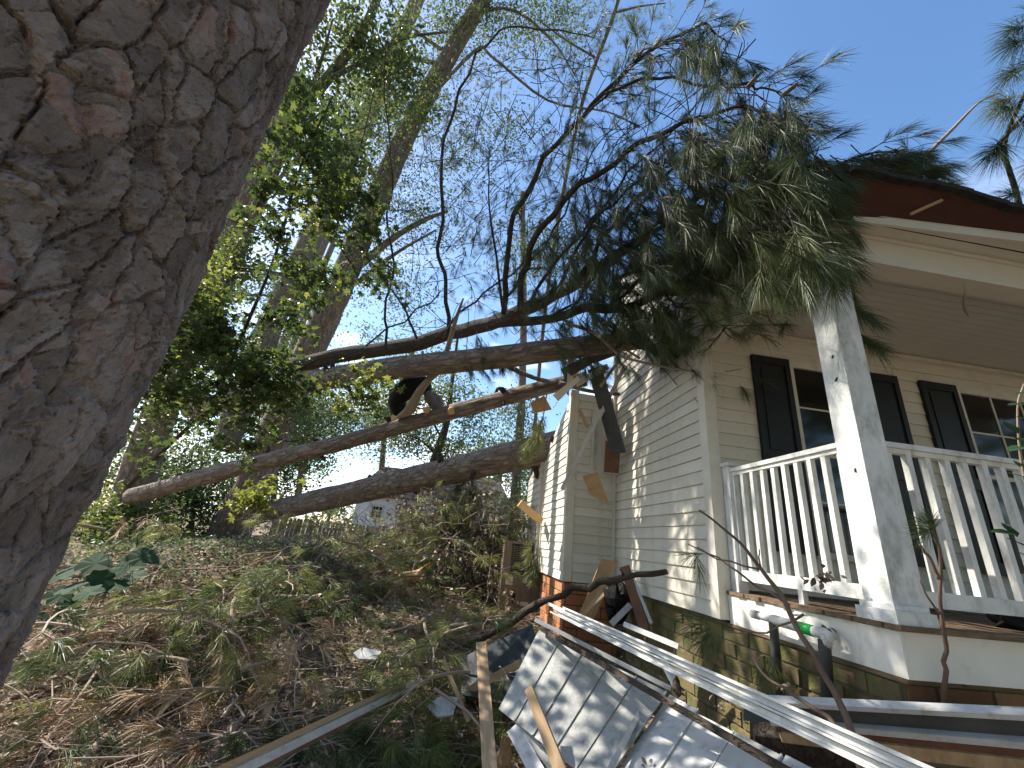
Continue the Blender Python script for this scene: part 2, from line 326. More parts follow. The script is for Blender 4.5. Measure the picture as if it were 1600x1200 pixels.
def clumpy(c, r, nclump, per, cr):
    cc = ball(nclump, c, r, .6); k = np.repeat(cc, per, axis=0); s_ = np.repeat(.5+rng.random(nclump), per)[:, None]
    return k+rng.normal(size=k.shape)*cr*s_*np.array([1, 1, .6])
def pl(pts, d0, d1):                                                 # pixel polyline with depth running d0..d1
    return [W(x, y, d0+(d1-d0)*i/(len(pts)-1)) for i, (x, y) in enumerate(pts)]

# ================================================================ SETTING
g = MB()
def patch(x0, x1, y0, y1, st, cut=None):
    xs = np.arange(x0, x1+1e-6, st); ys = np.arange(y0, y1+1e-6, st); X_, Y_ = np.meshgrid(xs, ys); Z_ = hgt(X_, Y_)
    nx, ny = len(xs), len(ys); i, j = np.meshgrid(np.arange(nx-1), np.arange(ny-1)); a = (j*nx+i).ravel()
    if cut is not None:
        cx = xs[i.ravel()]+st/2; cy = ys[j.ravel()]+st/2; a = a[~((cx > cut[0]) & (cx < cut[1]) & (cy > cut[2]) & (cy < cut[3]))]
    g.add(np.stack([X_, Y_, Z_], -1).reshape(-1, 3), [np.stack([a, a+1, a+nx+1, a+nx], 1)])
patch(-8, 4, 0, 12, .08); patch(-80, 80, -40, 120, 1., (-8, 4, 0, 12))
tag(g.build('ground', M['ground'], None, True, (0, 0, 0)), kind='structure')

# ================================================================ HOUSE
house = empty('house', (3, 4.5, .3), 'cream sided house with a front porch, its corner crushed under fallen pines', 'house')
LAP = .1143
def lap_mesh(L_, axis, sgn, hgt_=LAP, name='siding_board', mt='siding'):
    """clapboard from 0..L_ along axis ('x' or 'y'), outer face towards sgn on the other axis"""
    m = MB(); t0, t1 = .016, .003
    prof = [(0, 0), (t0, 0), (t0, .008), (t1, hgt_-.002), (0, hgt_-.002)]
    V = []
    for e in (0, L_):
        for a, z in prof: V.append((e, sgn*a, z) if axis == 'x' else (sgn*a, e, z))
    k = 5; i = np.arange(k); j = (i+1) % k
    q = np.stack([i, j, j+k, i+k], 1)
    m.add(V, [q, i[::-1][None], (i+k)[None]], var=random.random()); me = m.mesh(name); me.materials.append(M[mt]); return me
def wall_x(name, X_, y0, y1, z0, z1fn, sgn=-1, mt='siding', backing=True):
    w = MB(); zt = max(z1fn(y0), z1fn(y1)); c = np.array([X_, y0, z0])
    w.slab([(X_, y0, z0), (X_, y1, z0), (X_, y1, z1fn(y1)), (X_, y0, z1fn(y0))], .1, nrm=(sgn, 0, 0))
    wo_ = w.build(name, M['trim'], house, org=(X_, y0, z0)); z = z0; pool = [lap_mesh(y1-y0, 'y', sgn, mt=mt) for _ in range(4)]
    while z < zt:
        a, b = y0, y1
        ys = np.linspace(y0, y1, 60); ok = ys[[z1fn(v) > z+LAP for v in ys]]
        if len(ok) < 2: break
        a, b = ok.min(), ok.max()
        me = random.choice(pool) if b-a > (y1-y0)*.98 else lap_mesh(b-a, 'y', sgn, mt=mt)
        inst('siding_board', me, wo_, (X_+sgn*.001+sgn*random.uniform(0, .004), a, z), (random.uniform(-.0015, .0015), 0, 0)); z += LAP
    return wo_
def wall_y(name, Y_, x0, x1, z0, z1, holes=(), mt='siding'):
    w = MB(); w.box((x0, Y_, z0), (x1, Y_+.1, z1)); wo_ = w.build(name, M['trim'], house, org=(x0, Y_, z0)); z = z0; cache = {}
    while z < z1-.02:
        segs = [(x0, x1)]
        for h0, h1, k0, k1 in holes:
            if z+LAP > k0 and z < k1:
                segs = [s_ for a, b in segs for s_ in ((a, min(b, h0)), (max(a, h1), b)) if s_[1]-s_[0] > .02]
        for a, b in segs:
            key = round(b-a, 3)
            if key not in cache: cache[key] = [lap_mesh(b-a, 'x', -1, mt=mt) for _ in range(3)]
            inst('siding_board', random.choice(cache[key]), wo_, (a, Y_-.001, z), (0, random.uniform(-.001, .001), 0))
        z += LAP
    return wo_
XS, YP, YI, XW = 2.10, 3.33, 5.565, 1.44
roofz = lambda y: 3.86+.5*(y-1.9)
side = wall_x('side_wall', XS, YP, YI, 1.11, lambda y: roofz(y)-.12)
side['label'] = 'long side wall of the house with streaks of sun'
gable = wall_x('porch_gable', XS+.03, 2.15, YP-.012, 3.74, lambda y: roofz(y)-.12)
front = wall_y('porch_wall', YP, 2.18, 7.2, 1.33, 3.70, ((2.58, 4.125, 1.60, 3.42), (4.37, 6.3, 1.60, 3.42)), 'porch_siding')
wing = wall_y('bump_out_front_wall', YI, XW+.09, XS-.0, 1.11, 3.62, ((1.74, 2.075, 2.45, 3.45),))
wingl = wall_x('bump_out_side_wall', XW, YI+.0, 7.12, 1.11, lambda y: 3.60-.32*(y-YI))
wingb = wall_x('rear_side_wall', XW-.06, 7.2, 8.5, 1.11, lambda y: 3.1-.3*(y-7.2))
def part(name, mt, lo, hi, parent=house, **k): return MB().box(lo, hi, **k).build(name, M[mt], parent)
# corner boards
part('corner_board', 'trim', (XS-.022, YP-.022, 1.11), (XS+.085, YP+.09, 3.74))
part('corner_board', 'trim', (XS-.055, YI-.055, 1.11), (XS-.0165, YI-.0165, 4.9))
part('corner_board', 'trim', (XW-.025, YI-.025, 1.11), (XW+.085, YI+.085, 3.66))
part('corner_board', 'trim', (XW-.03, 7.12, 1.09), (XW+.05, 7.18, 3.1))
# bodies behind the walls
part('house_body', 'trim', (XS+.11, YP+.11, 1.12), (7.2, 8.4, 3.6)); part('bump_out_body', 'trim', (XW+.11, YI+.11, 1.12), (XS+.1, 8.5, 2.6))
# roof
rf = MB(); ya, yb, yc = 1.985, 5.5, 8.5
rf.slab([(1.98, ya, roofz(ya)), (9, ya, roofz(ya)), (9, yb, roofz(yb)), (1.98, yb, roofz(yb))], .03)
rf.slab([(3.2, yb, roofz(yb)), (9, yb, roofz(yb)), (9, yc, roofz(ya)), (3.6, yc, roofz(ya))], .03)
roof = rf.build('roof', M['shingle'], house)
# torn roof edge, its sheathing bent out over the fascia
xs_ = np.linspace(2.2, 7, 40); et = lambda x: 3.935+.03*math.sin(x*3)+.012*math.sin(x*9)
m = MB(); top = [(x, 1.74, et(x)) for x in xs_]; bot = [(x, 1.90, 3.72) for x in xs_]
for a in range(len(xs_)-1): m.slab([bot[a], bot[a+1], top[a+1], top[a]], .012)
m.build('roof_sheathing', M['sheath'], roof)
m = MB()
for a in range(len(xs_)-1):
    x0, x1 = xs_[a], xs_[a+1]; dz = random.uniform(-.006, .008)
    m.slab([(x0, 1.69+random.uniform(-.01, .01), et(x0)+dz), (x1, 1.69, et(x1)+dz), (x1, 1.98, et(x1)+.05), (x0, 1.98, et(x0)+.05)], .022+random.uniform(0, .010), nrm=(0, -.3, .95))
m.build('shingle_edge', M['shingle'], roof)
m = MB(); m.bar((2.72, 1.838, 3.80), (2.90, 1.766, 3.895), (0, 0, 1), .018, .012); m.build('splintered_lath', M['lumber'], roof)
# eave: fascia, soffit, beam
m = MB(); m.slab([(2.34, 1.885, 3.705), (7, 1.56, 3.735), (7, 1.56, 3.79), (2.34, 1.885, 3.765)], .02, nrm=(0, -1, 0)); m.slab([(2.34, 1.885, 3.705), (2.34, 1.885, 3.765), (2.25, 1.99, 3.76), (2.25, 1.99, 3.70)], .015); m.build('fascia_board', M['beam'], roof)
MB().slab([(2.345, 1.88, 3.769), (7, 1.555, 3.793), (7, 1.60, 3.797), (2.345, 1.92, 3.773)], .004, nrm=(0, 0, 1)).build('drip_edge', M['beam'], roof)
MB().slab([(2.28, 1.995, 3.722), (2.35, 1.908, 3.722), (7, 1.583, 3.735), (7, 1.995, 3.735)], .012, nrm=(0, 0, -1)).build('soffit', M['ceiling'], roof)
beam = part('porch_beam', 'beam', (2.165, 2.0, 3.50), (7, 2.15, 3.74)); part('crown_trim', 'beam', (2.17, 1.984, 3.69), (7, 1.998, 3.72), beam)
part('porch_beam', 'beam', (2.165, 2.152, 3.50), (2.33, YP-.03, 3.738))
part('wall_trim', 'porch_siding', (2.332, YP-.05, 3.62), (7, YP-.02, 3.66))
ce = empty('porch_ceiling', (2.3, 2.2, 3.7)); ce.parent = house; ce.location = np.array((2.3, 2.2, 3.7))-ORG[house.name]
cm = MB().box((0, 0, 0), (4.8, .068, .012)).mesh('ceiling_board'); cm.materials.append(M['ceiling'])
for i in range(16): inst('ceiling_board', cm, ce, (2.335, 2.153+i*.073, 3.672+random.uniform(0, .002)))
# rake board along the gable
m = MB(); m.bar((2.03, 1.95, roofz(1.95)-.09), (2.03, 5.45, roofz(5.45)-.09), (0, 0, 1), .14, .03); m.build('rake_board', M['paint'], roof)
# shutters
def shutter(x0, x1, z0=1.64, z1=3.40):
    s_ = MB(); Yf = YP-.045; st = .05
    s_.box((x0, Yf, z0), (x0+st, YP-.012, z1)); s_.box((x1-st, Yf, z0), (x1, YP-.012, z1))
    for za, zb in ((z0, z0+.1), (z1-.08, z1), (z0+.72, z0+.82)): s_.box((x0+st, Yf+.001, za), (x1-st, YP-.012, zb))
    o = s_.build('shutter', M['shutter'], house)
    for za, zb in ((z0+.1, z0+.72), (z0+.82, z1-.08)): part('shutter_panel', 'shutter', (x0+st, Yf+.014, za), (x1-st, YP-.014, zb), o); part('shutter_panel', 'shutter', (x0+st+.03, Yf+.006, za+.03), (x1-st-.03, Yf+.0135, zb-.03), o)
    return o
def window(x0, x1, z0, z1, cols, pz):
    f = MB(); Yf = YP-.03; c = .045
    f.box((x0, Yf, z0), (x0+c, YP-.01, z1)); f.box((x1-c, Yf, z0), (x1, YP-.01, z1)); f.box((x0+c, Yf+.001, z1-c-.03), (x1-c, YP-.01, z1)); f.box((x0+c, Yf-.01, z0), (x1-c, YP-.01, z0+.05))
    o = f.build('window', M['trim'], house); zt = z1-c-.03; zb = z0+.05; zm = (zt+zb)/2
    part('meeting_rail', 'trim', (x0+c, Yf+.006, zm-.02), (x1-c, YP-.011, zm+.02), o)
    xe = np.linspace(x0+c, x1-c, cols+1)
    for k in range(cols):
        for za, zb2 in ((zm+.02, zt), (zb, zm-.02)):
            zc = (za+zb2)/2
            for q0, q1 in ((za, zc), (zc, zb2)): part('pane', 'glass', (xe[k]+.008, YP-.017, q0+.008), (xe[k+1]-.008, YP-.0125, q1-.008), o)
            part('muntin', 'trim', (xe[k]+.008, Yf+.006, zc-.008), (xe[k+1]-.008, YP-.0175, zc+.008), o)
        if k: part('muntin', 'trim', (xe[k]-.008, Yf+.004, zb), (xe[k]+.008, YP-.0175, zt), o)
shutter(2.583, 2.962); window(2.965, 3.738, 1.62, 3.41, 2, None); shutter(3.741, 4.12)
shutter(4.374, 4.775); window(4.778, 5.9, 1.62, 3.41, 3, None); shutter(5.905, 6.28)
# broken window of the bump out
o = MB()
for a in (((1.735, YI-.03, 2.45), (1.775, YI+.02, 3.40)), ((1.90, YI-.03, 2.45), (1.925, YI+.02, 3.40)), ((1.776, YI-.029, 2.45), (2.04, YI+.02, 2.485))): o.box(*a)
wf = o.build('window', M['trim'], house); wf['label'] = 'narrow broken window in the bump out'
part('pane', 'glass', (1.776, YI+.002, 2.486), (1.899, YI+.006, 3.4), wf); part('pane', 'glass', (1.926, YI+.002, 2.486), (2.04, YI+.006, 3.0), wf)
part('curtain', 'vinyl', (1.79, YI-.012, 2.75), (1.835, YI-.004, 3.2), wf)
# porch deck, skirt
dk = empty('porch_deck', (2.2, 2.2, 1.3)); dk.parent = house; dk.location = np.array((2.2, 2.2, 1.3))-ORG[house.name]
dm = MB().box((0, 0, .011), (4.9, .085, .035), var=.5).mesh('deck_board'); dm.materials.append(M['deck'])
for i in range(16): inst('deck_board', dm, dk, (2.14+random.uniform(-.02, .006), 1.955+i*.088, 1.277+random.uniform(0, .003)))
m = MB(); m.box((2.155, 1.99, 1.09), (2.175, YP-.024, 1.285)); m.box((2.176, 1.99, 1.09), (7, 2.01, 1.285)); m.build('skirt_board', M['skirt'], dk)
part('drip_rail', 'deck', (2.148, 1.995, 1.070), (2.16, YP, 1.088), dk)
# corner post
post = part('porch_post', 'postpaint', (2.165, 2.0, 1.40), (2.325, 2.155, 3.499)); post['label'] = 'thick square corner post with mildew and scars'
part('post_base', 'postpaint', (2.135, 1.968, 1.314), (2.355, 2.185, 1.372), post); part('post_base_moulding', 'postpaint', (2.15, 1.984, 1.3725), (2.34, 2.17, 1.3995), post)
part('post_cap', 'postpaint', (2.155, 1.99, 3.45), (2.335, 2.165, 3.498), post)
for zz in (2.05, 2.6, 3.2, 2.75): MB().tube([(2.163, 2.05+random.uniform(0, .06), zz), (2.166, 2.06, zz+.02)], .006, 6).build('nail_hole', M['darkbark'], post)
# railings
BAL = MB().box((-.017, -.017, 0), (.017, .017, .80)).mesh('baluster'); BAL.materials.append(M['paint'])
def railing(p, q, n, lab):
    p, q = np.array(p), np.array(q); d = unit(q-p); nn = np.array([-d[1], d[0], 0]); mid = (p+q)/2
    r = empty('railing', (mid[0], mid[1], 1.3)); r.parent = house; r.location = ORG['railing' if r.name == 'railing' else r.name]-ORG[house.name]; r['label'] = lab
    z = np.array([0, 0, 1.])
    MB().bar(p+z*2.235, q+z*2.235, nn, .065, .03).build('top_rail', M['paint'], r); MB().bar(p+z*2.205, q+z*2.205, nn, .038, .028).build('under_rail', M['paint'], r)
    MB().bar(p+z*1.435, q+z*1.435, nn, .04, .075).build('bottom_rail', M['paint'], r)
    for i in range(n):
        c = p+(q-p)*(i+.6)/n; inst('baluster', BAL, r, (c[0], c[1], 1.42), (random.uniform(-.006, .006), random.uniform(-.006, .006), math.atan2(d[1], d[0])))
    return r
r1 = railing((2.235, 3.285, 0), (2.235, 2.157, 0), 10, 'short side railing between the house wall and the corner post')
part('support_block', 'paint', (2.21, 2.62, 1.315), (2.245, 2.66, 1.397), r1)
r2 = railing((2.327, 2.075, 0), (6.9, 2.075, 0), 37, 'long front railing running right from the corner post')
m = MB(); m.box((2.19, 3.22, 1.314), (2.27, YP-.02, 2.27)); m.box((2.175, 3.20, 2.271), (2.285, YP-.018, 2.30)); m.build('half_post', M['paint'], house)
# foundation: mossy side blocks, front brick darkened for its shade
def blocks(name, mt, p, q, z0, z1, bh, bl, nrm, mo='mortar'):
    p, q = np.array(p, float), np.array(q, float); d = unit(q-p); L_ = np.linalg.norm(q-p); nrm = np.array(nrm, float)
    w = MB(); w.slab([p+(0, 0, z0), q+np.array((0, 0, z0)), q+np.array((0, 0, z1)), p+np.array((0, 0, z1))], .15, nrm=nrm)
    wo_ = w.build(name, M[mo], house); rot = math.atan2(d[1], d[0])
    pool = []
    for _ in range(5):
        b = MB(); e = .004; x1 = bl-.012; h = bh-.011
        b.add([(0, 0, 0), (x1, 0, 0), (x1, 0, h), (0, 0, h), (e, .012, e), (x1-e, .012, e), (x1-e, .012, h-e), (e, .012, h-e)], [[[4, 7, 6, 5], [0, 4, 5, 1], [1, 5, 6, 2], [2, 6, 7, 3], [3, 7, 4, 0]]], var=random.random())
        me = b.mesh('brick'); me.materials.append(M[mt]); pool.append(me)
    flip = np.cross(d, [0, 0, 1.]).dot(nrm) > 0; r_ = 0; z = z0
    while z < z1-.02:
        s_ = -(r_ % 2)*bl/2
        while s_ < L_:
            a = max(s_, 0); b_ = min(s_+bl, L_)
            if b_-a > .03:
                c = p+d*(a if not flip else b_)+np.array([0, 0, z])+nrm*.0005; o = inst('brick', random.choice(pool), wo_, c, (0, 0, rot if not flip else rot+pi)); o.scale = ((b_-a)/bl, 1+random.uniform(-.3, .3), min(1, (z1-z)/bh))
            s_ += bl
        z += bh; r_ += 1
    return wo_
blocks('porch_foundation', 'block', (2.165, YI-.2, 0), (2.165, 2.04, 0), -.15, 1.09, .102, .3, (-1, 0, 0))
blocks('porch_foundation', 'shadebrick', (2.17, 2.035, 0), (6, 2.035, 0), -.15, 1.098, .102, .3, (0, -1, 0))
blocks('bump_out_foundation', 'brick', (XW+.035, YI+.03, 0), (XS+.035, YI+.03, 0), .1, 1.1, .125, .3, (0, -1, 0))
blocks('bump_out_foundation', 'brick', (XW+.03, YI+.035, 0), (XW+.03, 7.1, 0), .1, 1.1, .125, .3, (-1, 0, 0))

# loose and broken pieces on the house corner
def plank(px0, px1, d0, d1, w, t, mt, name, label, cat, tilt=0., group=None, parent=None, var=None, taper=1.):
    p, q = W(*px0, d0), W(*px1, d1); a = unit(q-p); v = unit((p+q)/2-EYEP); wv = np.cross(a, v); wv = unit(wv); n = np.cross(a, wv); wv = wv*math.cos(tilt)+n*math.sin(tilt)
    b = MB().bar(p, q, wv, w, t, var=random.random() if var is None else var, taper=taper).build(name, M[mt], parent)
    return tag(b, label, cat, group)
def sheet(pts, th, mt, name, label, cat, parent=None):
    P = np.array([W(x, y, d) for x, y, d in pts]); n = unit(np.cross(P[1]-P[0], P[2]-P[0]))
    if np.dot(n, P[0]-EYEP) > 0: n = -n
    b = MB().slab(P, th, nrm=n).build(name, M[mt], parent); return tag(b, label, cat) if label else b
plank((929, 575), (967, 708), 5.35, 5.30, .20, .025, 'charcoal', 'fascia_plank', 'dark grey painted plank hanging at a slant below the crushed roof corner', 'plank', .5)
plank((940, 640), (878, 765), 5.3, 5.2, .05, .012, 'vinyl', 'trim_strip', 'long thin white trim strip hanging diagonally across the bump out', 'trim strip')
plank((975, 575), (935, 655), 5.3, 5.35, .05, .02, 'vinyl', 'trim_strip', 'short pale lath wedged behind the dark grey hanging plank', 'lath')
plank((962, 570), (938, 604), 5.2, 5.3, .04, .02, 'lumber', 'lath', 'small broken lath sticking up beside the dark plank top', 'lath')
plank((958, 690), (955, 738), 5.38, 5.4, .19, .03, 'redwood', 'wood_board', 'short reddish brown board hanging in the broken narrow window', 'board')
sheet([(911, 744, 5.1), (933, 737, 5.15), (953, 790, 5.1), (922, 773, 5.05)], .012, 'plywood', 'plywood_scrap', 'pointed plywood scrap dangling on the bump out wall', 'plywood')
sheet([(828, 630, 6.3), (850, 618, 6.2), (862, 640, 6.2), (835, 646, 6.3)], .012, 'plywood', 'plywood_scrap', 'tan plywood scrap sticking out left of the crushed roof corner', 'plywood')
plank((812, 786), (846, 815), 6.6, 6.7, .12, .03, 'cutwood', 'broken_board', 'splintered yellow board poking from the brush beside the bump out', 'board')
sheet([(920, 985, 4.6), (900, 975, 4.6), (940, 873, 5.0), (966, 877, 5.0), (945, 930, 4.75)], .012, 'plywood', 'plywood_sheet', 'tan hardboard sheet leaning against the brick foundation', 'plywood')
plank((976, 885), (1008, 985), 4.5, 4.1, .10, .03, 'redwood', 'wood_board', 'reddish board with a pale edge leaning near the side wall', 'board', .3)
plank((986, 895), (1018, 975), 4.45, 4.1, .03, .05, 'vinyl', 'trim_strip', 'white edge strip leaning beside the reddish board', 'trim strip')
plank((985, 945), (955, 975), 4.4, 4.3, .06, .02, 'vinyl', 'trim_strip', 'small white trim offcut lying under the leaning hardboard', 'trim strip')
for i_, (a0, a1, d0, d1, w_, t_, mt, nm, lb) in enumerate(((( 868, 622), (905, 590), 5.5, 5.35, .11, .01, 'siding', 'siding_scrap', 'short snapped siding piece on top of the bump out'), ((900, 600), (950, 572), 5.4, 5.2, .09, .01, 'siding', 'siding_scrap', 'snapped siding piece wedged under the upper trunk'), ((938, 640), (946, 600), 5.4, 5.3, .04, .03, 'lumber', 'rafter_end', 'broken rafter end upright behind the dark hanging plank'), ((880, 585), (925, 560), 5.6, 5.4, .16, .02, 'charcoal', 'roofing_scrap', 'dark shingle scrap crushed under the upper trunk'), ((925, 560), (965, 548), 5.3, 5.1, .14, .02, 'charcoal', 'roofing_scrap', 'dark roofing scrap bent against the side wall top'), ((893, 560), (890, 604), 5.6, 5.5, .10, .012, 'siding', 'siding_scrap', 'upright torn siding scrap left of the roofing scraps'), ((905, 640), (918, 668), 5.45, 5.4, .05, .008, 'plywood', 'splinter_board', 'splintered sheathing strip on the bump out front'), ((1000, 560), (968, 540), 4.9, 5.0, .03, .02, 'lumber', 'splinter_board', 'thin split board end beside the side wall top'))):
    plank(a0, a1, d0, d1, w_, t_, mt, nm, lb, 'scrap', random.uniform(-.4, .4), taper=random.uniform(.5, .9))
# dark crumpled plastic
def crumple(c, r, name, mt, lab, cat, n=160, seed=0):
    m_ = MB(); th = np.linspace(0, 2*pi, 17)[:-1]; ph = np.linspace(.05, pi-.05, 10); V = []
    for q in ph:
        for t in th:
            k = .6+.8*float(noise3(math.cos(t)*2.1+seed, math.sin(t)*2.1, math.cos(q)*2.3+seed)); V.append(np.array(c)+np.array(r)*k*np.array([math.sin(q)*math.cos(t), math.sin(q)*math.sin(t), math.cos(q)]))
    i = np.arange(9)[:, None]*16; j = np.arange(16)[None]; F = np.stack([i+j, i+(j+1) % 16, i+16+(j+1) % 16, i+16+j], -1).reshape(-1, 4)
    m_.add(V, [F, np.arange(16)[::-1][None], (np.arange(16)+144)[None]]); return tag(m_.build(name, M[mt]), lab, cat)
crumple(W(963, 940, 4.75), (.14, .12, .2), 'plastic_bag', 'black', 'shiny black plastic crumpled between hardboard and reddish board', 'plastic', seed=3)
crumple((3.35, 2.35, 1.36), (.16, .09, .07), 'shoe', 'black', 'dark crumpled object lying on the porch deck behind the front rail', 'clothing', seed=9)

# ---------------------------------------------------------------- AC unit
ac = empty('heat_pump', (1.0, 7.5, .42), 'tall brown outdoor air conditioning cabinet standing in the brush behind the bump out', 'air conditioner')
ax0, ax1, ay0, ay1 = .86, 1.56, 7.3, 7.95; ab, at_ = .40, 1.52
m = MB(); m.box((ax0+.02, ay0+.02, ab), (ax1-.02, ay1-.02, at_-.04)); m.build('cabinet_core', M['acdark'], ac)
m = MB(); m.box((ax0, ay0, at_-.04), (ax1, ay1, at_)); m.build('lid', M['acmetal'], ac)
for x, y in ((ax0, ay0), (ax1-.04, ay0), (ax0, ay1-.04)): part('corner_rail', 'acmetal', (x, y, ab), (x+.04, y+.04, at_-.041), ac)
part('service_panel', 'acmetal', (ax0+.041, ay0+.004, ab+.0), (ax0+.33, ay0+.019, ab+.62), ac); part('service_panel', 'acmetal', (ax0+.334, ay0+.006, ab), (ax1-.041, ay0+.019, ab+.62), ac)
part('side_panel', 'acmetal', (ax0+.004, ay0+.041, ab), (ax0+.019, ay1-.041, ab+.5), ac)
part('blank_panel', 'acmetal', (ax0+.041, ay0+.004, ab+.625), (ax0+.13, ay0+.019, at_-.041), ac)
gr_ = empty('grille', (ax0+.15, ay0, ab+.65)); gr_.parent = ac; gr_.location = ORG[gr_.name]-ORG[ac.name]
lv = MB().slab([(0, 0, 0), (.52, 0, 0), (.52, .012, .012), (0, .012, .012)], .004, nrm=(0, -.7, .7)).mesh('louvre'); lv.materials.append(M['acmetal'])
for i in range(15): inst('louvre', lv, gr_, (ax0+.135, ay0+.004, ab+.645+i*.0275))
ls_ = MB().slab([(0, 0, 0), (0, .55, 0), (.012, .55, .012), (.012, 0, .012)], .004, nrm=(-.7, 0, .7)).mesh('louvre'); ls_.materials.append(M['acmetal'])
for i in range(20): inst('louvre', ls_, gr_, (ax0+.004, ay0+.045, ab+.52+i*.0275))
for i in range(5): part('grille_wire', 'acmetal', (ax0+.16+i*.11, ay0-.002, ab+.64), (ax0+.166+i*.11, ay0+.003, at_-.045), gr_)
part('sticker', 'sticker', (ax0+.07, ay0+.001, ab+.46), (ax0+.19, ay0+.0035, ab+.58), ac); part('sticker', 'sticker', (ax0+.36, ay0+.002, ab+.50), (ax0+.46, ay0+.0055, ab+.57), ac); part('nameplate', 'sticker', (ax0+.34, ay0+.002, ab+.17), (ax0+.47, ay0+.0055, ab+.23), ac)
part('valve_opening', 'black', (ax0+.2, ay0+.001, ab+.2), (ax0+.25, ay0+.0035, ab+.34), ac)

# ---------------------------------------------------------------- water pipes beside the porch
pv = empty('water_pipe', (2.0, 2.5, .3), 'white plastic water pipe with a green coupling in front of the porch skirt', 'pipe')
a_, b_, c_, d_ = W(1176, 959, 2.76), W(1208, 968, 2.58), W(1250, 980, 2.38), W(1292, 992, 2.21)
MB().tube([a_, b_], .022, 12).build('pipe_stub', M['pipe'], pv, True); MB().tube([a_, a_*.7+b_*.3], .027, 12).build('pipe_collar', M['pipe'], pv, True); MB().tube([b_, c_], .030, 12).build('pipe_body', M['pipe'], pv, True)
MB().tube([c_, c_*.45+d_*.55], .030, 12).build('green_coupling', M['greenpipe'], pv, True); MB().tube([c_*.45+d_*.55, d_, W(1290, 1010, 2.21)], .028, 12, sub=3).build('elbow', M['pipe'], pv, True)
MB().tube([W(1208, 972, 2.57), W(1210, 990, 2.55), W(1220, 1130, 2.44)], .026, 12).build('riser', M['darkpipe'], pv, True)
MB().tube([W(1288, 1000, 2.22), W(1289, 1020, 2.2), W(1298, 1150, 2.13)], .03, 12).build('riser', M['darkpipe'], pv, True)
MB().tube([W(1240, 961, 2.4), W(1262, 961, 2.33)], .006, 8).build('valve_lever', M['pipe'], pv, True)

# ---------------------------------------------------------------- debris in front of the porch
def strip3(x0, z0_, x1, z1_, Y_, h, dep, mt, name, lab, cat, parent=None):
    m_ = MB(); m_.slab([(x0, Y_, z0_), (x1, Y_, z1_), (x1, Y_, z1_+h), (x0, Y_, z0_+h)], dep, nrm=(0, -1, 0)); return tag(m_.build(name, M[mt], parent), lab, cat) if parent is None else m_.build(name, M[mt], parent)
gt = empty('gutter', (2.0, 1.9, .95), 'long dark gutter with white lips lying in front of the porch foundation', 'gutter')
def pstrip(x0, t0, b0, x1, t1, b1, th, dz, mt, name, lab=None, cat=None, parent=None):
    dd = lambda x: 1/((1650-x)/490/2.02+(x-1160)/490/1.68)+dz
    P = np.array([W(x0, b0, dd(x0)), W(x1, b1, dd(x1)), W(x1, t1, dd(x1)), W(x0, t0, dd(x0))]); n = unit(np.cross(P[1]-P[0], P[2]-P[0])); n = -n if np.dot(n, P[0]-EYEP) > 0 else n
    b_ = MB().slab(P, th, nrm=n); o = b_.build(name, M[mt], parent); return tag(o, lab, cat)
pstrip(1158, 1095, 1101, 1660, 1121, 1130, .05, -.01, 'vinyl', 'upper_lip', parent=gt)
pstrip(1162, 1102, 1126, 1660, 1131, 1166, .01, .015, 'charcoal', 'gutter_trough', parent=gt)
pstrip(1205, 1127, 1134, 1660, 1165, 1177, .05, -.01, 'vinyl', 'lower_lip', parent=gt)
pstrip(1212, 1135, 1144, 1660, 1178, 1193, .05, .01, 'redwood', 'board', 'reddish brown board lying directly under the long dark gutter', 'board')
pstrip(1222, 1145, 1160, 1660, 1194, 1218, .09, .0, 'lumber', 'board', 'weathered tan board at the bottom of the gutter stack', 'board')
pstrip(1180, 1150, 1290, 1700, 1200, 1400, .10, .14, 'darkbark', 'board', 'dark sheet set deep under the gutter stack', 'board')  # dark sheet filling the area below the stack
# big white soffit section with grooved panels
def panel_thing(name, lab, cat, corners, nslat, mt, th=.02, rails=True):
    A, B, C, D = [W(*c) for c in corners]                            # A top-left, B top-right, C bottom-right, D bottom-left
    n = unit(np.cross(B-A, D-A)); 
    if np.dot(n, A-EYEP) > 0: n = -n
    r = empty(name, tuple(((A+B+C+D)/4)-n*.05), lab, cat)
    for i in range(nslat):
        u0, u1 = (i+.006)/nslat, (i+.994)/nslat; off = n*random.uniform(-.004, .004)
        cut = random.uniform(.0, .05) if i in (1, 2) else 0
        q = [A+(B-A)*u0, A+(B-A)*u1, D+(C-D)*u1, D+(C-D)*u0]; q[0] = q[0]+(q[3]-q[0])*cut; q[1] = q[1]+(q[2]-q[1])*cut
        m_ = MB(); m_.slab(np.array(q)+off, .004, nrm=n, var=random.random())
        e = unit(B-A)*.010; a0, a1 = q[1]+off, q[2]+off
        m_.slab([a0-e, a0, a1, a1-e], .009, nrm=-n+unit(B-A)*.0, var=.6)
        m_.build('soffit_panel', M[mt], r)
    return r, n
p1, n1 = panel_thing('soffit_section', 'large weathered white soffit section lying tilted on the debris pile', 'soffit', [(842, 984, 3.35), (1043, 1082, 2.70), (940, 1235, 2.10), (779, 1108, 2.75)], 5, 'panel')
p2, n2 = panel_thing('soffit_section', 'glossy white soffit section with dead leaves at the bottom right', 'soffit', [(1046, 1085, 2.74), (1330, 1232, 1.62), (1200, 1430, 1.35), (905, 1290, 1.95)], 4, 'vinyl')
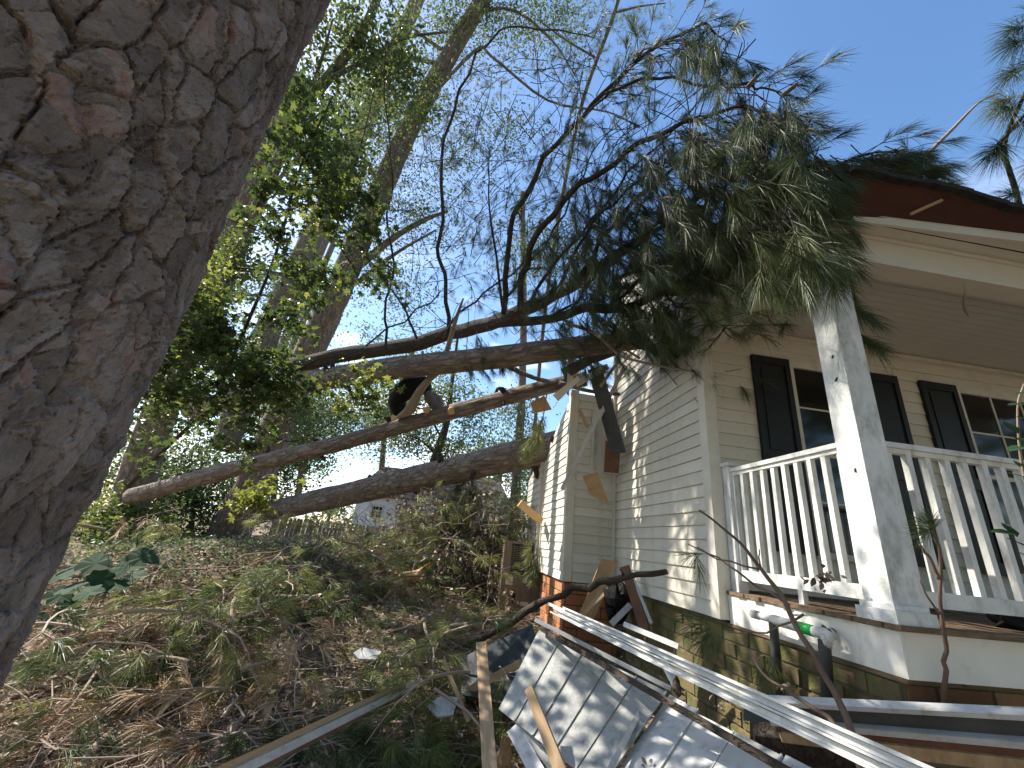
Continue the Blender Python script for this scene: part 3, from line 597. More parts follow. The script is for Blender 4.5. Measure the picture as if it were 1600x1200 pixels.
# trim rails running along its upper edge
tr_ = empty('trim_bundle', tuple(W(1060, 1060, 2.9)), 'bundle of long white trim channels lying along the top of the soffit section', 'trim')
p_, q_ = W(862, 958, 3.42), W(1480, 1262, 1.15); a_t = unit(q_-p_); w_t = unit(np.cross(a_t, unit(p_-EYEP))); w_t = w_t if w_t[2] > 0 else -w_t; n_t = unit(np.cross(a_t, w_t)); n_t = n_t if n_t.dot(p_-EYEP) < 0 else -n_t; so_ = 0.
for i, (w_, t_, lift, mt, cut) in enumerate(((.010, .02, .010, 'vinyl', 0), (.020, .012, .000, 'paint', .12), (.009, .03, .014, 'vinyl', .05), (.022, .012, .004, 'vinyl', -.1), (.012, .03, .016, 'paint', .2))):
    c0 = w_t*(so_+w_/2)+n_t*lift; so_ += w_+.0015
    mid = (p_+q_)/2+c0+w_t*random.uniform(-.006, .006); MB().bar(p_+c0+a_t*cut, mid, w_t, w_, t_).build('trim_channel', M[mt], tr_); MB().bar(mid+a_t*.001, q_+c0, w_t, w_, t_).build('trim_channel', M[mt], tr_)
for i in range(22):
    t = (i+8)/40; p = W(862+(1345-862)*t, 967+(1215-957)*t, 3.39-(1.98)*t); a = unit(W(1345, 1215, 1.42)-W(862, 962, 3.42))
    MB().bar(p, p+a*.02, np.cross(a, unit(p-EYEP)), .006, .004).build('nail_slot', M['black'], tr_)
plank((850, 985), (1300, 1245), 3.3, 1.55, .035, .04, 'darkbark', 'gap_shade', 'dark strip standing in for the shaded gap between the soffit section and the white trim bundle', 'board')  # dark strip paints the shade of the gap here
plank((836, 968), (1048, 1076), 3.38, 2.82, .03, .012, 'vinyl', 'trim_strip', 'thin white strip along the torn top edge of the soffit section', 'trim strip')
plank((975, 975), (1060, 1010), 3.6, 3.2, .04, .012, 'paint', 'trim_strip', 'short white strip lying above the trim bundle near the wall', 'trim strip')
plank((1010, 1092), (950, 1208), 2.7, 2.1, .028, .02, 'vinyl', 'trim_strip', 'ribbed white strip along the seam of the two soffit sections', 'trim strip')
plank((1035, 1030), (1060, 1080), 2.95, 2.8, .05, .02, 'vinyl', 'trim_strip', 'crumpled white flashing scrap upright between trim bundle and mossy blocks', 'flashing')
gl = empty('downspout', tuple(W(800, 1160, 2.6)), 'white folded downspout piece lying at the lower left of the soffit section', 'downspout')
for (a0, a1, w_, d0, d1, mt) in (((803, 1140), (858, 1240), .085, 2.62, 2.25, 'vinyl'), ((818, 1138), (893, 1240), .045, 2.6, 2.25, 'panel'), ((828, 1134), (905, 1236), .02, 2.58, 2.23, 'vinyl')):
    p, q = W(*a0, d0), W(*a1, d1); a = unit(q-p); MB().bar(p, q, np.cross(a, unit(p-EYEP)), w_, .05).build('downspout_face', M[mt], gl)
plank((818, 1148), (870, 1105), 2.62, 2.68, .07, .02, 'vinyl', 'trim_strip', 'broken white corner piece above the folded downspout', 'trim strip')
plank((826, 1075), (880, 1215), 2.55, 2.15, .055, .02, 'lumber', 'wood_stake', 'pointed grey brown splintered slat leaning over the soffit section', 'slat', .4, taper=1.3)
plank((752, 1006), (766, 1215), 3.55, 2.45, .09, .04, 'lumber', 'stud', 'upright tan lumber stud leaning left of the soffit section', 'stud')
plank((720, 1086), (815, 1035), 3.55, 3.5, .06, .03, 'lumber', 'board', 'thin brown board crossing behind the tan lumber stud', 'board')
sheet([(716, 1030, 3.9), (832, 975, 4.1), (838, 1000, 3.9), (788, 1100, 3.4), (722, 1085, 3.5)], .02, 'tarp', 'shingle_sheet', 'dark green grey roofing sheet lying behind the tan lumber stud', 'roofing')
plank((693, 1030), (732, 1128), 3.5, 3.1, .03, .012, 'lumber', 'lath', 'narrow splintered lath lying left of the tan lumber stud', 'lath')
sheet([(668, 1102, 3.1), (690, 1086, 3.2), (716, 1090, 3.2), (708, 1116, 3.05), (684, 1120, 3.0)], .015, 'vinyl', 'metal_scrap', 'bent white metal scrap on the ground left of the stud', 'scrap')
wb = empty('painted_board', tuple(W(520, 1130, 3.2)), 'long white painted board lying diagonally on the green pine boughs', 'board')
p, q = G(330, 1225, .30), G(655, 1066, .26); a = unit(q-p); wv = np.cross(a, unit(p-EYEP))
MB().bar(p, q, wv, .05, .03).build('painted_face', M['vinyl'], wb); MB().bar(p+wv*.045, q+wv*.045-a*.25, wv, .038, .03).build('bare_edge', M['lumber'], wb); MB().bar(p-wv*.04, q-wv*.04-a*.1, wv, .03, .028).build('bare_edge', M['redwood'], wb)
sheet([(552, 1020, 4.1), (566, 1011, 4.2), (596, 1018, 4.2), (588, 1030, 4.05), (560, 1029, 4.05)], .02, 'vinyl', 'tile_scrap', 'small white square scrap lying on the litter in the middle', 'scrap')
plank((740, 1212), (712, 1175), 2.9, 3.2, .05, .02, 'vinyl', 'trim_strip', 'white strip end at the bottom edge left of the stud', 'trim strip')
crumple(W(788, 1185, 2.75), (.05, .04, .1), 'wood_chunk', 'plywood', 'brown broken wood chunk between stud and folded downspout', 'wood', seed=5)
crumple(G(700, 1150), (.18, .12, .05), 'insulation', 'sticker', 'pinkish white torn insulation scrap in the litter left of the stud', 'insulation', seed=6)

# ================================================================ TREES
# foreground pine trunk with plated bark
R0, DT = .38, 1.4; AZ = radians(-51.3); TX, TY = DT*math.sin(AZ), DT*math.cos(AZ)
def vor2(x, y, seed):
    i, j = np.floor(x).astype(np.int64), np.floor(y).astype(np.int64); f1 = np.full(x.shape, 9.); f2 = np.full(x.shape, 9.); idv = np.zeros(x.shape)
    for a in (-1, 0, 1):
        for b in (-1, 0, 1):
            ci, cj = i+a, j+b; d = np.hypot(ci+_h(ci, cj, seed+0*ci)-x, cj+_h(ci, cj, seed+1+0*ci)-y); h = _h(ci, cj, seed+2+0*ci)
            m_ = d < f1; f2 = np.where(m_, f1, np.minimum(f2, d)); idv = np.where(m_, h, idv); f1 = np.where(m_, d, f1)
    return f1, f2, idv
def bark_height(s, z):
    wx = (fbm(s*5, z*2.5, 1.3, 4)-.5)*.10; wz = (fbm(s*5+40, z*4, 5.3, 4)-.5)*.16; jx = (fbm(s*50, z*40, 3.1, 4)-.5)*.016
    s1, z1 = s+wx+jx, z+wz+jx
    f1, f2, i1 = vor2(s1/.058, z1/.165, 5); dpt = .45+.55*sst(.36, .62, fbm(s*6+9, z*2.5, 7., 3)); e1 = sst(.012, .095, f2-f1)
    g1, g2, i2 = vor2((s1+jx)/.047+9, z1/.055, 11); e2 = sst(0, .07, g2-g1)
    l1, l2, i4 = vor2((s1+jx)/.022+5, (z1+jx)/.034, 23); e4 = sst(0, .09, l2-l1)
    k1, k2, i3 = vor2((s1+2*jx)/.009+3, (z1+jx)/.012, 17)
    q = fbm(s*16+3, z*14, 2.2, 5)*8+i1*3+i2*2; terr = (np.floor(q)+sst(.9, 1., q-np.floor(q)))/8
    crumb = sst(.50, .60, fbm(s*9+50, z*8, 4.4, 4)); rg = fbm(s*120, z*90, .5, 3)-.5
    h = e1*.021*dpt+terr*.015+e2*.0045+(i2-.5)*.0048+(e4*.0022+(i4-.5)*.0034)*(.4+crumb)+crumb*(i3-.5)*.0055+rg*.0045
    tone = .36+.34*(i2-.5)+.22*(i1-.5)+.30*(terr-np.mean(terr))+.30*(i3-.5)*crumb+.16*(i4-.5)-.10*crumb
    return h-.006, np.clip(np.where((i2 > .86) & (crumb < .3), .95, np.minimum(tone+.15, .78)), 0, 1)
tr = empty('foreground_pine', (TX, TY, 0), 'huge plated pine trunk standing close at the left edge', 'pine tree')
def trunk_patch(mb, t0, t1, nt_, z0, z1, nz):
    th = np.linspace(t0, t1, nt_); z = np.linspace(z0, z1, nz); T_, Z_ = np.meshgrid(th, z)
    h, tone = bark_height(T_*R0, Z_)
    sh = np.interp(Z_, [.3, .9, 1.5, 2, 2.7, 3.4, 4.5], [-.062, -.058, -.046, -.022, -.010, .012, .04]); cx = TX+sh*math.cos(AZ); cy = TY-sh*math.sin(AZ)
    rr = R0*(1+.02*np.exp(-Z_/0.35*1.2))-.017+h+.012*np.sin(T_*3+Z_)-.006*(Z_-1.5)*.5
    V = np.stack([cx+rr*np.cos(T_), cy+rr*np.sin(T_), Z_], -1).reshape(-1, 3); i, j = np.meshgrid(np.arange(nt_-1), np.arange(nz-1)); a = (j*nt_+i).ravel()
    mb.add(V, [np.stack([a, a+1, a+nt_+1, a+nt_], 1)], buv=np.stack([T_*R0, rr, Z_], -1).reshape(-1, 3), var=tone.ravel())
ac_ = math.atan2(-TY, -TX)
b = MB(); trunk_patch(b, ac_-1.75, ac_+1.95, 360, .35, 3.75, 760)
trunk_patch(b, ac_+1.95, ac_-1.75+2*pi, 30, .35, 3.75, 120); trunk_patch(b, 0, 2*pi, 120, -.3, .35, 30); trunk_patch(b, 0, 2*pi, 90, 3.75, 14, 150)
def barkmat():
    m = mat('plate_bark', [(.2, (.12, .095, .082)), (.42, (.19, .158, .14)), (.58, (.265, .225, .205)), (.72, (.33, .29, .27)), (.86, (.26, .15, .125))], 34, .95, 1., 120, stretch=(1, 1, .7), use='buv', attr=.66, bdist=.014, detail=10)
    return m
b.build('trunk', barkmat(), tr, False)

# fallen pines
def log(name, lab, px, ds, rpx, mt='bark', n=28, sub=14, rough=.065, seed=0, cat='fallen pine'):
    x0_, x1_ = px[0][0], px[-1][0]; ds = [1/((1-(x-x0_)/(x1_-x0_))/ds[0]+(x-x0_)/(x1_-x0_)/ds[-1]) for x, _ in px]
    P = [W(x, y, d) for (x, y), d in zip(px, ds)]; R_ = [r*d/FPX for r, d in zip(rpx, ds)]
    e = empty(name, tuple(P[0]), lab, cat)
    for k in range(9):
        j = random.randint(1, len(P)-2); t = random.random(); c_ = P[j]+(P[j+1]-P[j])*t; ax = unit(P[j+1]-P[j]); v = unit(np.cross(ax, rng.normal(size=3))+ax*random.uniform(0, .9)); r_s = R_[j]*random.uniform(.10, .22); L_ = R_[j]*random.uniform(1.15, 1.9)
        MB().tube([c_+v*R_[j]*.7, c_+v*(R_[j]*.7+L_)/1.4+rng.normal(size=3)*.01, c_+v*L_], [r_s*1.5, r_s, r_s*.6], 7, .4, seed=k).build('branch_stub', M['darkbark'], e, True)
    o = MB().tube(P, R_, n, rough, sub=sub, seed=seed).build('trunk', M[mt], e, True); return e, P, R_
eC, PC, _ = log('fallen_pine', 'thick lower fallen pine trunk running from the brush into the house wall', [(380, 812), (405, 803), (560, 768), (720, 732), (862, 700), (930, 682)], [13.3, 12.9, 10.9, 9.1, 7.45, 7.0], [15, 15.5, 18, 21, 24.5, 26], seed=1, sub=20)
eB, PB, _ = log('fallen_pine', 'slender middle fallen pine trunk with a pale sawn knot', [(205, 776), (345, 738), (540, 690), (720, 640), (875, 600), (915, 592)], [9.7, 9.2, 8.3, 7.2, 6.1, 5.9], [12, 13, 12, 12, 11.5, 11.5], seed=2, sub=18)
MB().tube([W(668, 640, 6.80), W(666, 641, 6.66)], .055, 14).build('sawn_knot', M['cutwood'], eB)
c = W(706, 642, 6.68); v = unit(EYEP-c); MB().tube([c+v*.10, c+v*.165], [.07, .058], 14).build('sawn_knot', M['cutwood'], eB)
for px, py, d in ((612, 662, 7.1), (790, 616, 6.3), (500, 696, 7.65)):
    MB().tube([W(px, py, d), W(px-6, py-8, d), W(px-12, py-10, d)], [.05, .045, .025], 8, .3).build('branch_stub', M['darkbark'], eB, True)
eD, PD, _ = log('fallen_pine', 'upper thick fallen pine trunk lying across onto the roof corner', [(300, 640), (470, 600), (600, 578), (760, 560), (900, 543), (1010, 530)], [10, 8.8, 7.6, 6.5, 5.5, 4.9], [15, 16, 18, 18, 17, 14], 'bark', seed=3, sub=16)
for (p0, p1, r0_) in ((((792, 572), (875, 600)), (6.2, 5.8), .035), (((874, 598), (968, 616)), (5.75, 5.35), .028)):
    MB().tube(pl([p0[0], ((p0[0][0]+p0[1][0])/2, (p0[0][1]+p0[1][1])/2+4), p0[1]], *p1), [r0_*1.2, r0_, r0_*.8], 8, .15, sub=4).build('branch', M['bark'], eD, True)

# the crown that fell over the roof
crown = empty('fallen_pine', tuple(W(560, 552, 8.6)), 'fallen pine whose dark branching crown drapes over the roof and porch corner', 'fallen pine')
def br(px, d0, d1, r0_, r1_, name='branch', mt='darkbark', parent=crown, sub=4, n=7, rough=.12):
    P = pl(px, d0, d1); K_ = kink(P, .010 if name == 'trunk' else .035); MB().tube(K_, np.linspace(r0_, r1_, len(K_)), n, rough, sub=2, seed=random.random()*9).build(name, M[mt], parent, True); return P
br([(440, 572), (577, 552), (700, 523), (767, 505), (810, 487), (850, 470), (905, 440), (955, 405), (1010, 370)], 9.4, 4.4, .17, .05, 'trunk', n=16, sub=6)
br([(767, 507), (860, 497), (944, 481), (1031, 459), (1136, 433), (1206, 411), (1294, 411)], 6.3, 3.0, .075, .014, n=10)
FAN = [  # traced boughs: polyline, depth, radius
 ([(787, 490), (790, 438), (804, 337), (837, 266), (890, 202), (946, 146), (1006, 86), (1062, 56), (1100, 38), (1132, 62)], 6.1, 3.5, .045, .006),
 ([(812, 487), (812, 430), (838, 367), (880, 315), (957, 258), (1018, 210), (1088, 184), (1162, 166), (1224, 188)], 5.8, 3.0, .05, .008),
 ([(700, 523), (697, 450), (684, 390), (687, 232), (710, 169), (744, 86), (796, 36), (875, 49), (930, 60)], 6.8, 5.2, .035, .005),
 ([(604, 545), (600, 500), (609, 450), (612, 337), (609, 244), (600, 105), (606, 60)], 7.4, 6.2, .026, .006),
 ([(785, 480), (770, 367), (762, 300), (765, 240)], 6.1, 5.3, .022, .005),
 ([(652, 530), (633, 487), (600, 440), (560, 373), (520, 330)], 7.2, 6.4, .022, .006),
 ([(572, 540), (630, 500), (688, 455)], 7.5, 6.5, .018, .01),
 ([(900, 200), (944, 149), (1009, 79), (1070, 62), (1127, 92)], 4.9, 3.4, .014, .004),
 ([(946, 146), (1031, 122), (1119, 127), (1171, 135), (1197, 140), (1235, 150)], 4.4, 3.1, .016, .005),
 ([(905, 440), (935, 380), (985, 320), (1060, 262), (1140, 225), (1215, 220)], 5.0, 3.1, .03, .006),
 ([(870, 455), (900, 390), (940, 330), (1000, 285), (1075, 240)], 5.3, 3.8, .026, .006),
 ([(955, 405), (1020, 350), (1100, 300), (1180, 268), (1260, 262)], 4.7, 3.0, .028, .006),
 ([(1010, 370), (1080, 330), (1160, 300), (1240, 290), (1310, 300)], 4.4, 2.9, .024, .006),
 ([(1100, 360), (1180, 330), (1294, 262), (1359, 240), (1400, 236), (1447, 255)], 4.0, 3.2, .018, .005),
 ([(944, 481), (1000, 440), (1080, 400), (1150, 352), (1220, 350)], 4.9, 3.2, .024, .006),
 ([(1031, 459), (1090, 420), (1165, 395), (1245, 380), (1320, 400)], 4.2, 2.8, .02, .005),
 ([(830, 480), (870, 400), (930, 345), (980, 270), (1040, 215), (1090, 160)], 5.6, 3.9, .024, .005),
 ([(785, 470), (840, 400), (870, 350), (900, 290), (930, 230), (985, 160)], 6.0, 4.6, .02, .004),
 ([(680, 530), (740, 470), (800, 430), (850, 380), (890, 350)], 6.9, 5.6, .02, .005),
 ([(1031, 459), (1060, 475), (1100, 490), (1140, 515)], 4.2, 3.4, .014, .004),
 ([(940, 500), (985, 535), (1040, 550), (1100, 566), (1180, 590)], 5.0, 3.9, .022, .005),
 ([(860, 497), (900, 470), (930, 430), (950, 390)], 5.5, 4.8, .02, .005)]
tf, tw_ = Tufts(), MB()
def spray(P, i0, tf_, tw, dens=1., nl=.19, n=46, r=.004, hang=.5, side=(.12, .4), var=.4, w=.0026, droop=.35, bias=None):
    """twigs with needle tufts along polyline P from segment i0 on"""
    P = np.asarray(P); seg = np.diff(P, axis=0); L_ = np.linalg.norm(seg, axis=1)
    for i in range(i0, len(seg)):
        k = np.random.default_rng(int(abs(P[i][0])*1e4) % 9999).poisson(max(L_[i]*12*dens, .8))
        for _ in range(k):
            t = random.random(); p = P[i]+seg[i]*t; a = unit(seg[i]); q = unit(np.cross(a, [random.gauss(0, 1) for _ in range(3)]))
            d = unit(a*.7+q*random.uniform(.4, 1.1)+np.array([0, 0, -hang*random.random()])+(0 if bias is None else np.array(bias)*random.random())); tl = random.uniform(*side)
            pts = [p]
            for s_ in range(4): d = unit(d+np.array([random.gauss(0, .14), random.gauss(0, .14), random.gauss(0, .12)-.12*hang])); pts.append(pts[-1]+d*tl/4)
            tw.tube(pts, np.linspace(r*1.2, r*.6, 5), 4, cap=False)
            tf_.add(pts[-1]-d*.05, d, .10, nl*random.uniform(.8, 1.15), n, droop, w, min(1, max(0, var+random.gauss(0, .12))))
            if random.random() < .5: j = random.choice((2, 3)); tf_.add(pts[j], unit(d+np.array([random.gauss(0, .6) for _ in range(3)])), .07, nl*.9, int(n*.6), droop, w, var)
    tf_.add(P[-1]-unit(seg[-1])*.05, seg[-1], .12, nl, n, droop, w, var)
for px, d0, d1, r0_, r1_ in FAN:
    P = br(px, d0, d1, r0_, r1_)
    right = px[-1][0] > 1000
    spray(P, max(1, len(P)//3), tf, tw_, 1.5 if right else 1.0, n=60 if right else 34, hang=.7 if right else .3, nl=.19 if right else .15, side=(.12, .45), var=.35)
# dense hanging masses over the porch corner
def mass(px, py, d, rx, ry, k, tf_, hang=.9, sweep=0., n=84, nl=.2, var=.35, ln=(.15, .4)):
    for _ in range(int(k*1.9)):
        a, q = random.uniform(0, 2*pi), math.sqrt(random.random()); dd = d+random.uniform(-.45, .45)
        p = W(px+rx*q*math.cos(a), py+ry*q*math.sin(a), dd)
        dr = unit(AR*(sweep+random.gauss(0, .35))+np.array([0, 0, -hang+random.gauss(0, .3)])+AW*random.gauss(0, .3)); L_ = random.uniform(*ln); b0 = p-dr*L_
        tw_.tube([p-dr*min(L_, .16), p-dr*.08, p], [.004, .004, .003], 4, cap=False)
        tf_.add(p-dr*.06, dr, .14, nl*random.uniform(.8, 1.15), n, .3, .0028, min(1, max(0, var+random.gauss(0, .12))))
for a in ((1130, 100, 3.4, 25, 45, 7), (1085, 90, 3.5, 25, 25, 4), (1180, 215, 3.15, 28, 60, 18), (1240, 235, 3.0, 25, 65, 18), (1120, 235, 3.4, 60, 35, 20), (1060, 250, 3.8, 60, 40, 16)): mass(*a, tf)
for a in ((1270, 300, 2.95, 50, 50, 28), (1200, 320, 3.2, 75, 55, 38), (1110, 330, 3.6, 80, 55, 40), (1020, 360, 4.2, 90, 60, 44), (960, 420, 4.6, 90, 50, 36), (1065, 415, 3.8, 75, 36, 20), (1160, 378, 3.3, 75, 34, 26)): mass(*a, tf, hang=.7, sweep=.5)
for a in ((1240, 375, 2.8, 60, 36, 22), (1225, 430, 2.9, 40, 20, 6), (1275, 425, 2.75, 30, 35, 8), (1330, 480, 3.0, 20, 35, 3), (1360, 530, 3.2, 15, 15, 2), (1120, 462, 3.3, 45, 18, 4), (1040, 510, 4.0, 60, 35, 16), (960, 500, 4.8, 50, 30, 16), (1000, 560, 4.4, 50, 20, 5), (1100, 640, 3.6, 3, 3, 1), (880, 520, 5.2, 60, 25, 14), (760, 560, 6.0, 50, 22, 10), (740, 540, 6.2, 25, 20, 6), (905, 570, 5.3, 40, 18, 7), (940, 585, 5.2, 20, 14, 3)): mass(*a, tf, hang=.8, sweep=.6, var=.5)
for a in ((960, 330, 4.7, 70, 50, 16), (900, 400, 5.1, 60, 45, 14), (1000, 440, 4.3, 70, 45, 18), (1060, 370, 4.0, 60, 40, 16), (950, 460, 4.8, 60, 30, 12), (1010, 500, 4.4, 60, 30, 12), (860, 460, 5.4, 50, 30, 8)): mass(*a, tf, hang=.8, sweep=.1, var=.35)
for a in ((1400, 250, 3.2, 45, 18, 12), (1350, 262, 3.1, 50, 20, 12), (1440, 265, 3.2, 20, 10, 5), (1455, 295, 3.0, 8, 10, 2)): mass(*a, tf, hang=.1, sweep=1., nl=.17, ln=(.1, .25))
for a in ((880, 90, 5.0, 20, 50, 5), (900, 110, 4.9, 12, 45, 4), (830, 105, 5.4, 15, 20, 2), (870, 150, 5.0, 18, 18, 2), (800, 250, 5.4, 90, 60, 12), (940, 210, 4.4, 60, 50, 10), (850, 330, 5.4, 60, 60, 12), (930, 320, 4.8, 60, 60, 18), (730, 260, 6.0, 60, 110, 14), (760, 400, 6.0, 60, 60, 10), (840, 400, 5.6, 60, 60, 14), (900, 250, 5.0, 70, 60, 14), (690, 380, 6.6, 50, 70, 7), (1000, 150, 4.2, 40, 40, 7)): mass(*a, tf, hang=.8, n=40, nl=.17)
fo = MB(); tf.flush(fo, tilt=(5, 44)); tag(fo.build('needles', M['needle'], crown), kind='stuff'); tag(tw_.build('twigs', M['darkbark'], crown), kind='stuff')
MB().tube([W(1168, 137, 3.1), W(1182, 120, 3.08), W(1194, 111, 3.05)], [.02, .015, .002], 6).build('snapped_stub', M['bark'], crown); m = MB(); m.tube([W(1222, 150, 3.0), W(1240, 136, 2.98), W(1248, 128, 2.95)], [.018, .015, .003], 6); m.build('snapped_stub', M['bark'], crown)

m = MB()
for _ in range(330):
    px, py = random.uniform(640, 1180), random.uniform(90, 530); d = 6.6-3.0*(px-640)/540+random.uniform(-.5, .5); v = AR*random.gauss(.6, .7)+AU*random.gauss(.3, .6)+AW*random.gauss(0, .5); v = unit(v)*random.uniform(.3, 1.0); q0 = W(px, py, d)
    m.tube([q0-v/2, q0+rng.normal(size=3)*.05, q0+v*.3+rng.normal(size=3)*.04, q0+v/2+np.array([0, 0, -.06])], [.006, .005, .004, .002], 4, sub=2, cap=False)
tag(m.build('fine_branches', M['darkbark'], crown), kind='stuff')
for _ in range(420):
    px, py = random.uniform(740, 1240), random.uniform(250, 525)
    if py < 700-.52*px+110 and random.random() < .7: continue
    d = 6.4-3.1*(px-660)/560+random.uniform(-.6, .6); v = AR*random.gauss(.5, .6)+np.array([0, 0, -1.])*random.gauss(.4, .6)+AW*random.gauss(0, .5); tf.add(W(px, py, d), v, .10, random.uniform(.11, .21), random.randint(14, 44), random.uniform(.15, .5), .0028, min(1, max(0, random.gauss(.42, .2))))
fo = MB(); tf.flush(fo, tilt=(5, 55)); tag(fo.build('loose_needles', M['needle'], crown), kind='stuff')
# bare twig with a tuft over the side wall
e = empty('pine_bough', tuple(W(960, 560, 4.9)), 'thin forked pine twig reaching across the side wall with one green tuft', 'bough')
t_ = MB(); P1 = pl([(885, 505), (928, 520), (960, 548), (975, 558), (1030, 572), (1110, 584)], 5.0, 3.95); t_.tube(P1, [.022, .02, .018, .016, .012, .008], 7, sub=4); t_.tube(pl([(1110, 584), (1140, 580), (1160, 576)], 3.95, 3.8), [.006, .005, .003], 5)
t_.tube(pl([(968, 552), (975, 537), (1000, 528)], 4.8, 4.6), [.012, .010, .006], 6); t_.tube(pl([(1035, 573), (1060, 605), (1085, 630), (1098, 640)], 4.5, 3.9), [.009, .007, .006, .005], 6); t_.build('stem', M['stick'], e)
tf.add(W(1090, 636, 3.92), W(1120, 650, 3.8)-W(1090, 636, 3.92), .10, .2, 75, .25, .003, .55); fo = MB(); tf.flush(fo); fo.build('needles', M['fresh'], e)

# broken limb and hunched black figure on the slender trunk
e = empty('broken_limb', tuple(W(640, 648, 7.3)), 'splintered bare limb standing on the slender trunk in front of the black figure', 'limb')
MB().tube(pl([(622, 652), (640, 640), (655, 612), (671, 592), (690, 575), (697, 553), (712, 500), (724, 466)], 6.85, 6.3), [.03, .085, .07, .055, .045, .04, .032, .012], 9, .2, sub=4).build('limb', M['stick'], e, True)
MB().tube(pl([(671, 592), (664, 570), (660, 548)], 6.65, 6.6), [.03, .025, .02], 7, .2, sub=3).build('fork', M['stick'], e, True)
MB().bar(W(612, 654, 6.95), W(650, 640, 6.85), (0, 0, 1), .1, .03, taper=.5).build('splinter', M['cutwood'], e)
fg = empty('crouching_figure', tuple(W(640, 650, 7.0)), 'black hunched figure with a rounded back bent over on the slender fallen trunk', 'figure')
def fused(name, mb, mt, parent, vox):
    o = mb.build(name, M[mt], parent, True); r = o.modifiers.new('fuse', 'REMESH'); r.mode = 'VOXEL'; r.voxel_size = vox; r.use_smooth_shade = True
    s_ = o.modifiers.new('soft', 'SMOOTH'); s_.iterations = 4; return o
m = MB()
m.tube(pl([(667, 603), (662, 598), (652, 600), (640, 605), (628, 614), (619, 625), (618, 636), (624, 650)], 7.05, 6.98), [.05, .12, .16, .185, .17, .14, .10, .07], 16, sub=5)
m.tube(pl([(622, 618), (628, 634), (632, 654)], 7.08, 7.05), [.11, .085, .06], 12, sub=3); m.tube(pl([(664, 600), (668, 612), (668, 622)], 7.05, 7.05), [.11, .08, .045], 12, sub=3)
m.tube(pl([(613, 617), (610, 612), (609, 609)], 6.98, 6.98), [.05, .035, .02], 10)
fused('body', m, 'black', fg, .018)
m = MB(); m.tube(pl([(667, 612), (672, 622), (678, 632), (688, 645)], 7.02, 6.95), [.07, .09, .085, .06], 12, .2, sub=4); m.tube(pl([(674, 616), (684, 622), (688, 630), (684, 645)], 7.05, 6.95), [.05, .06, .06, .06], 12, .2, sub=4)
fused('grey_legs', m, 'camo', fg, .02)
m = MB(); th = np.linspace(0, 2*pi, 13); m.tube([W(657+6*math.cos(t), 635+3.5*math.sin(t), 6.9) for t in th], .012, 6); m.build('loop_handle', M['charcoal'], fg, True)

# standing trees
def tree(name, lab, px, ds, rpx, mt='greybark', limbs=(), cat='tree', group=None, n=12):
    e = empty(name, tuple(W(*px[0], ds[0])), lab, cat, group); P = [W(x, y, d) for (x, y), d in zip(px, ds)]
    MB().tube(P, [r*d/FPX for r, d in zip(rpx, ds)], n, .10, sub=8, seed=random.random()*9).build('trunk', M[mt], e, True)
    for lp, d, r in limbs: MB().tube(pl(lp, d, d*.97), np.linspace(r, r*.35, len(lp)), 7, .12, sub=4).build('limb', M[mt], e, True)
    return e
leanp = tree('leaning_tree', 'tall reddish leaning tree rising from the stump to the top centre', [(350, 850), (395, 760), (440, 650), (480, 560), (530, 450), (590, 310), (640, 200), (700, 90), (765, -20)], [12.6, 12.4, 12.2, 12, 11.8, 11.6, 11.4, 11.2, 11], [31, 26, 23, 22, 20, 17, 15, 13, 12], 'bark', [
    ([(596, 290), (560, 240), (520, 215), (470, 200)], 11.6, .07), ([(690, 100), (640, 92), (590, 95), (540, 80)], 11.2, .06), ([(640, 190), (740, 71+10), (770, 90), (856, 157), (950, 175), (1000, 200)], 11.2, .05), ([(700, 85), (640, 40), (600, -10)], 11.2, .05),
    ([(740, 20), (800, 15), (860, 60), (900, 120)], 11, .05), ([(555, 420), (610, 375), (660, 345), (700, 330)], 11.8, .12), ([(560, 440), (620, 395), (680, 360)], 11.8, .07), ([(530, 470), (500, 420), (470, 400), (440, 395)], 11.9, .05)], n=20)
t1 = tree('pine_tree', 'pale grey pine trunk seen between the maple leaves left of the leaning tree', [(350, 700), (410, 540), (455, 440), (520, 300), (600, 120), (660, -20)], [17]*6, [20, 19, 17, 15, 12, 10], limbs=[([(440, 470), (400, 460), (340, 470)], 16.5, .06), ([(440, 430), (380, 415), (320, 425)], 16.5, .05)])
t2 = tree('pine_tree', 'shaded trunk close behind the big foreground trunk at left', [(180, 860), (230, 700), (290, 540), (340, 420), (400, 280), (470, 120)], [11]*6, [26, 24, 22, 19, 17, 14], 'bark', [([(370, 350), (420, 300), (470, 240), (540, 190)], 11, .07)])
t3 = tree('pine_tree', 'thin pale trunk pair member just right of the grey pine trunk', [(430, 570), (450, 520), (478, 450), (520, 350)], [24]*4, [7, 7, 6, 5])
t4 = tree('pine_tree', 'second thin pale trunk right beside the leaning tree base', [(450, 570), (466, 520), (488, 460), (525, 370)], [25]*4, [6, 6, 5, 4])
t5 = tree('pine_tree', 'straight grey trunk behind the bump out at its left', [(800, 850), (806, 760), (811, 690), (816, 600), (818, 450), (816, 300)], [22]*6, [8, 8, 7, 6, 5, 4])
t6 = tree('oak_tree', 'slim dark forked tree above the white house roof', [(668, 760), (682, 710), (698, 660), (706, 600), (716, 520)], [26]*5, [8, 7, 5, 3, 2], 'darkbark', [([(682, 710), (660, 690), (640, 680)], 26, .1), ([(698, 660), (715, 640), (735, 630)], 26, .08), ([(690, 685), (675, 655), (668, 620)], 26, .08)])
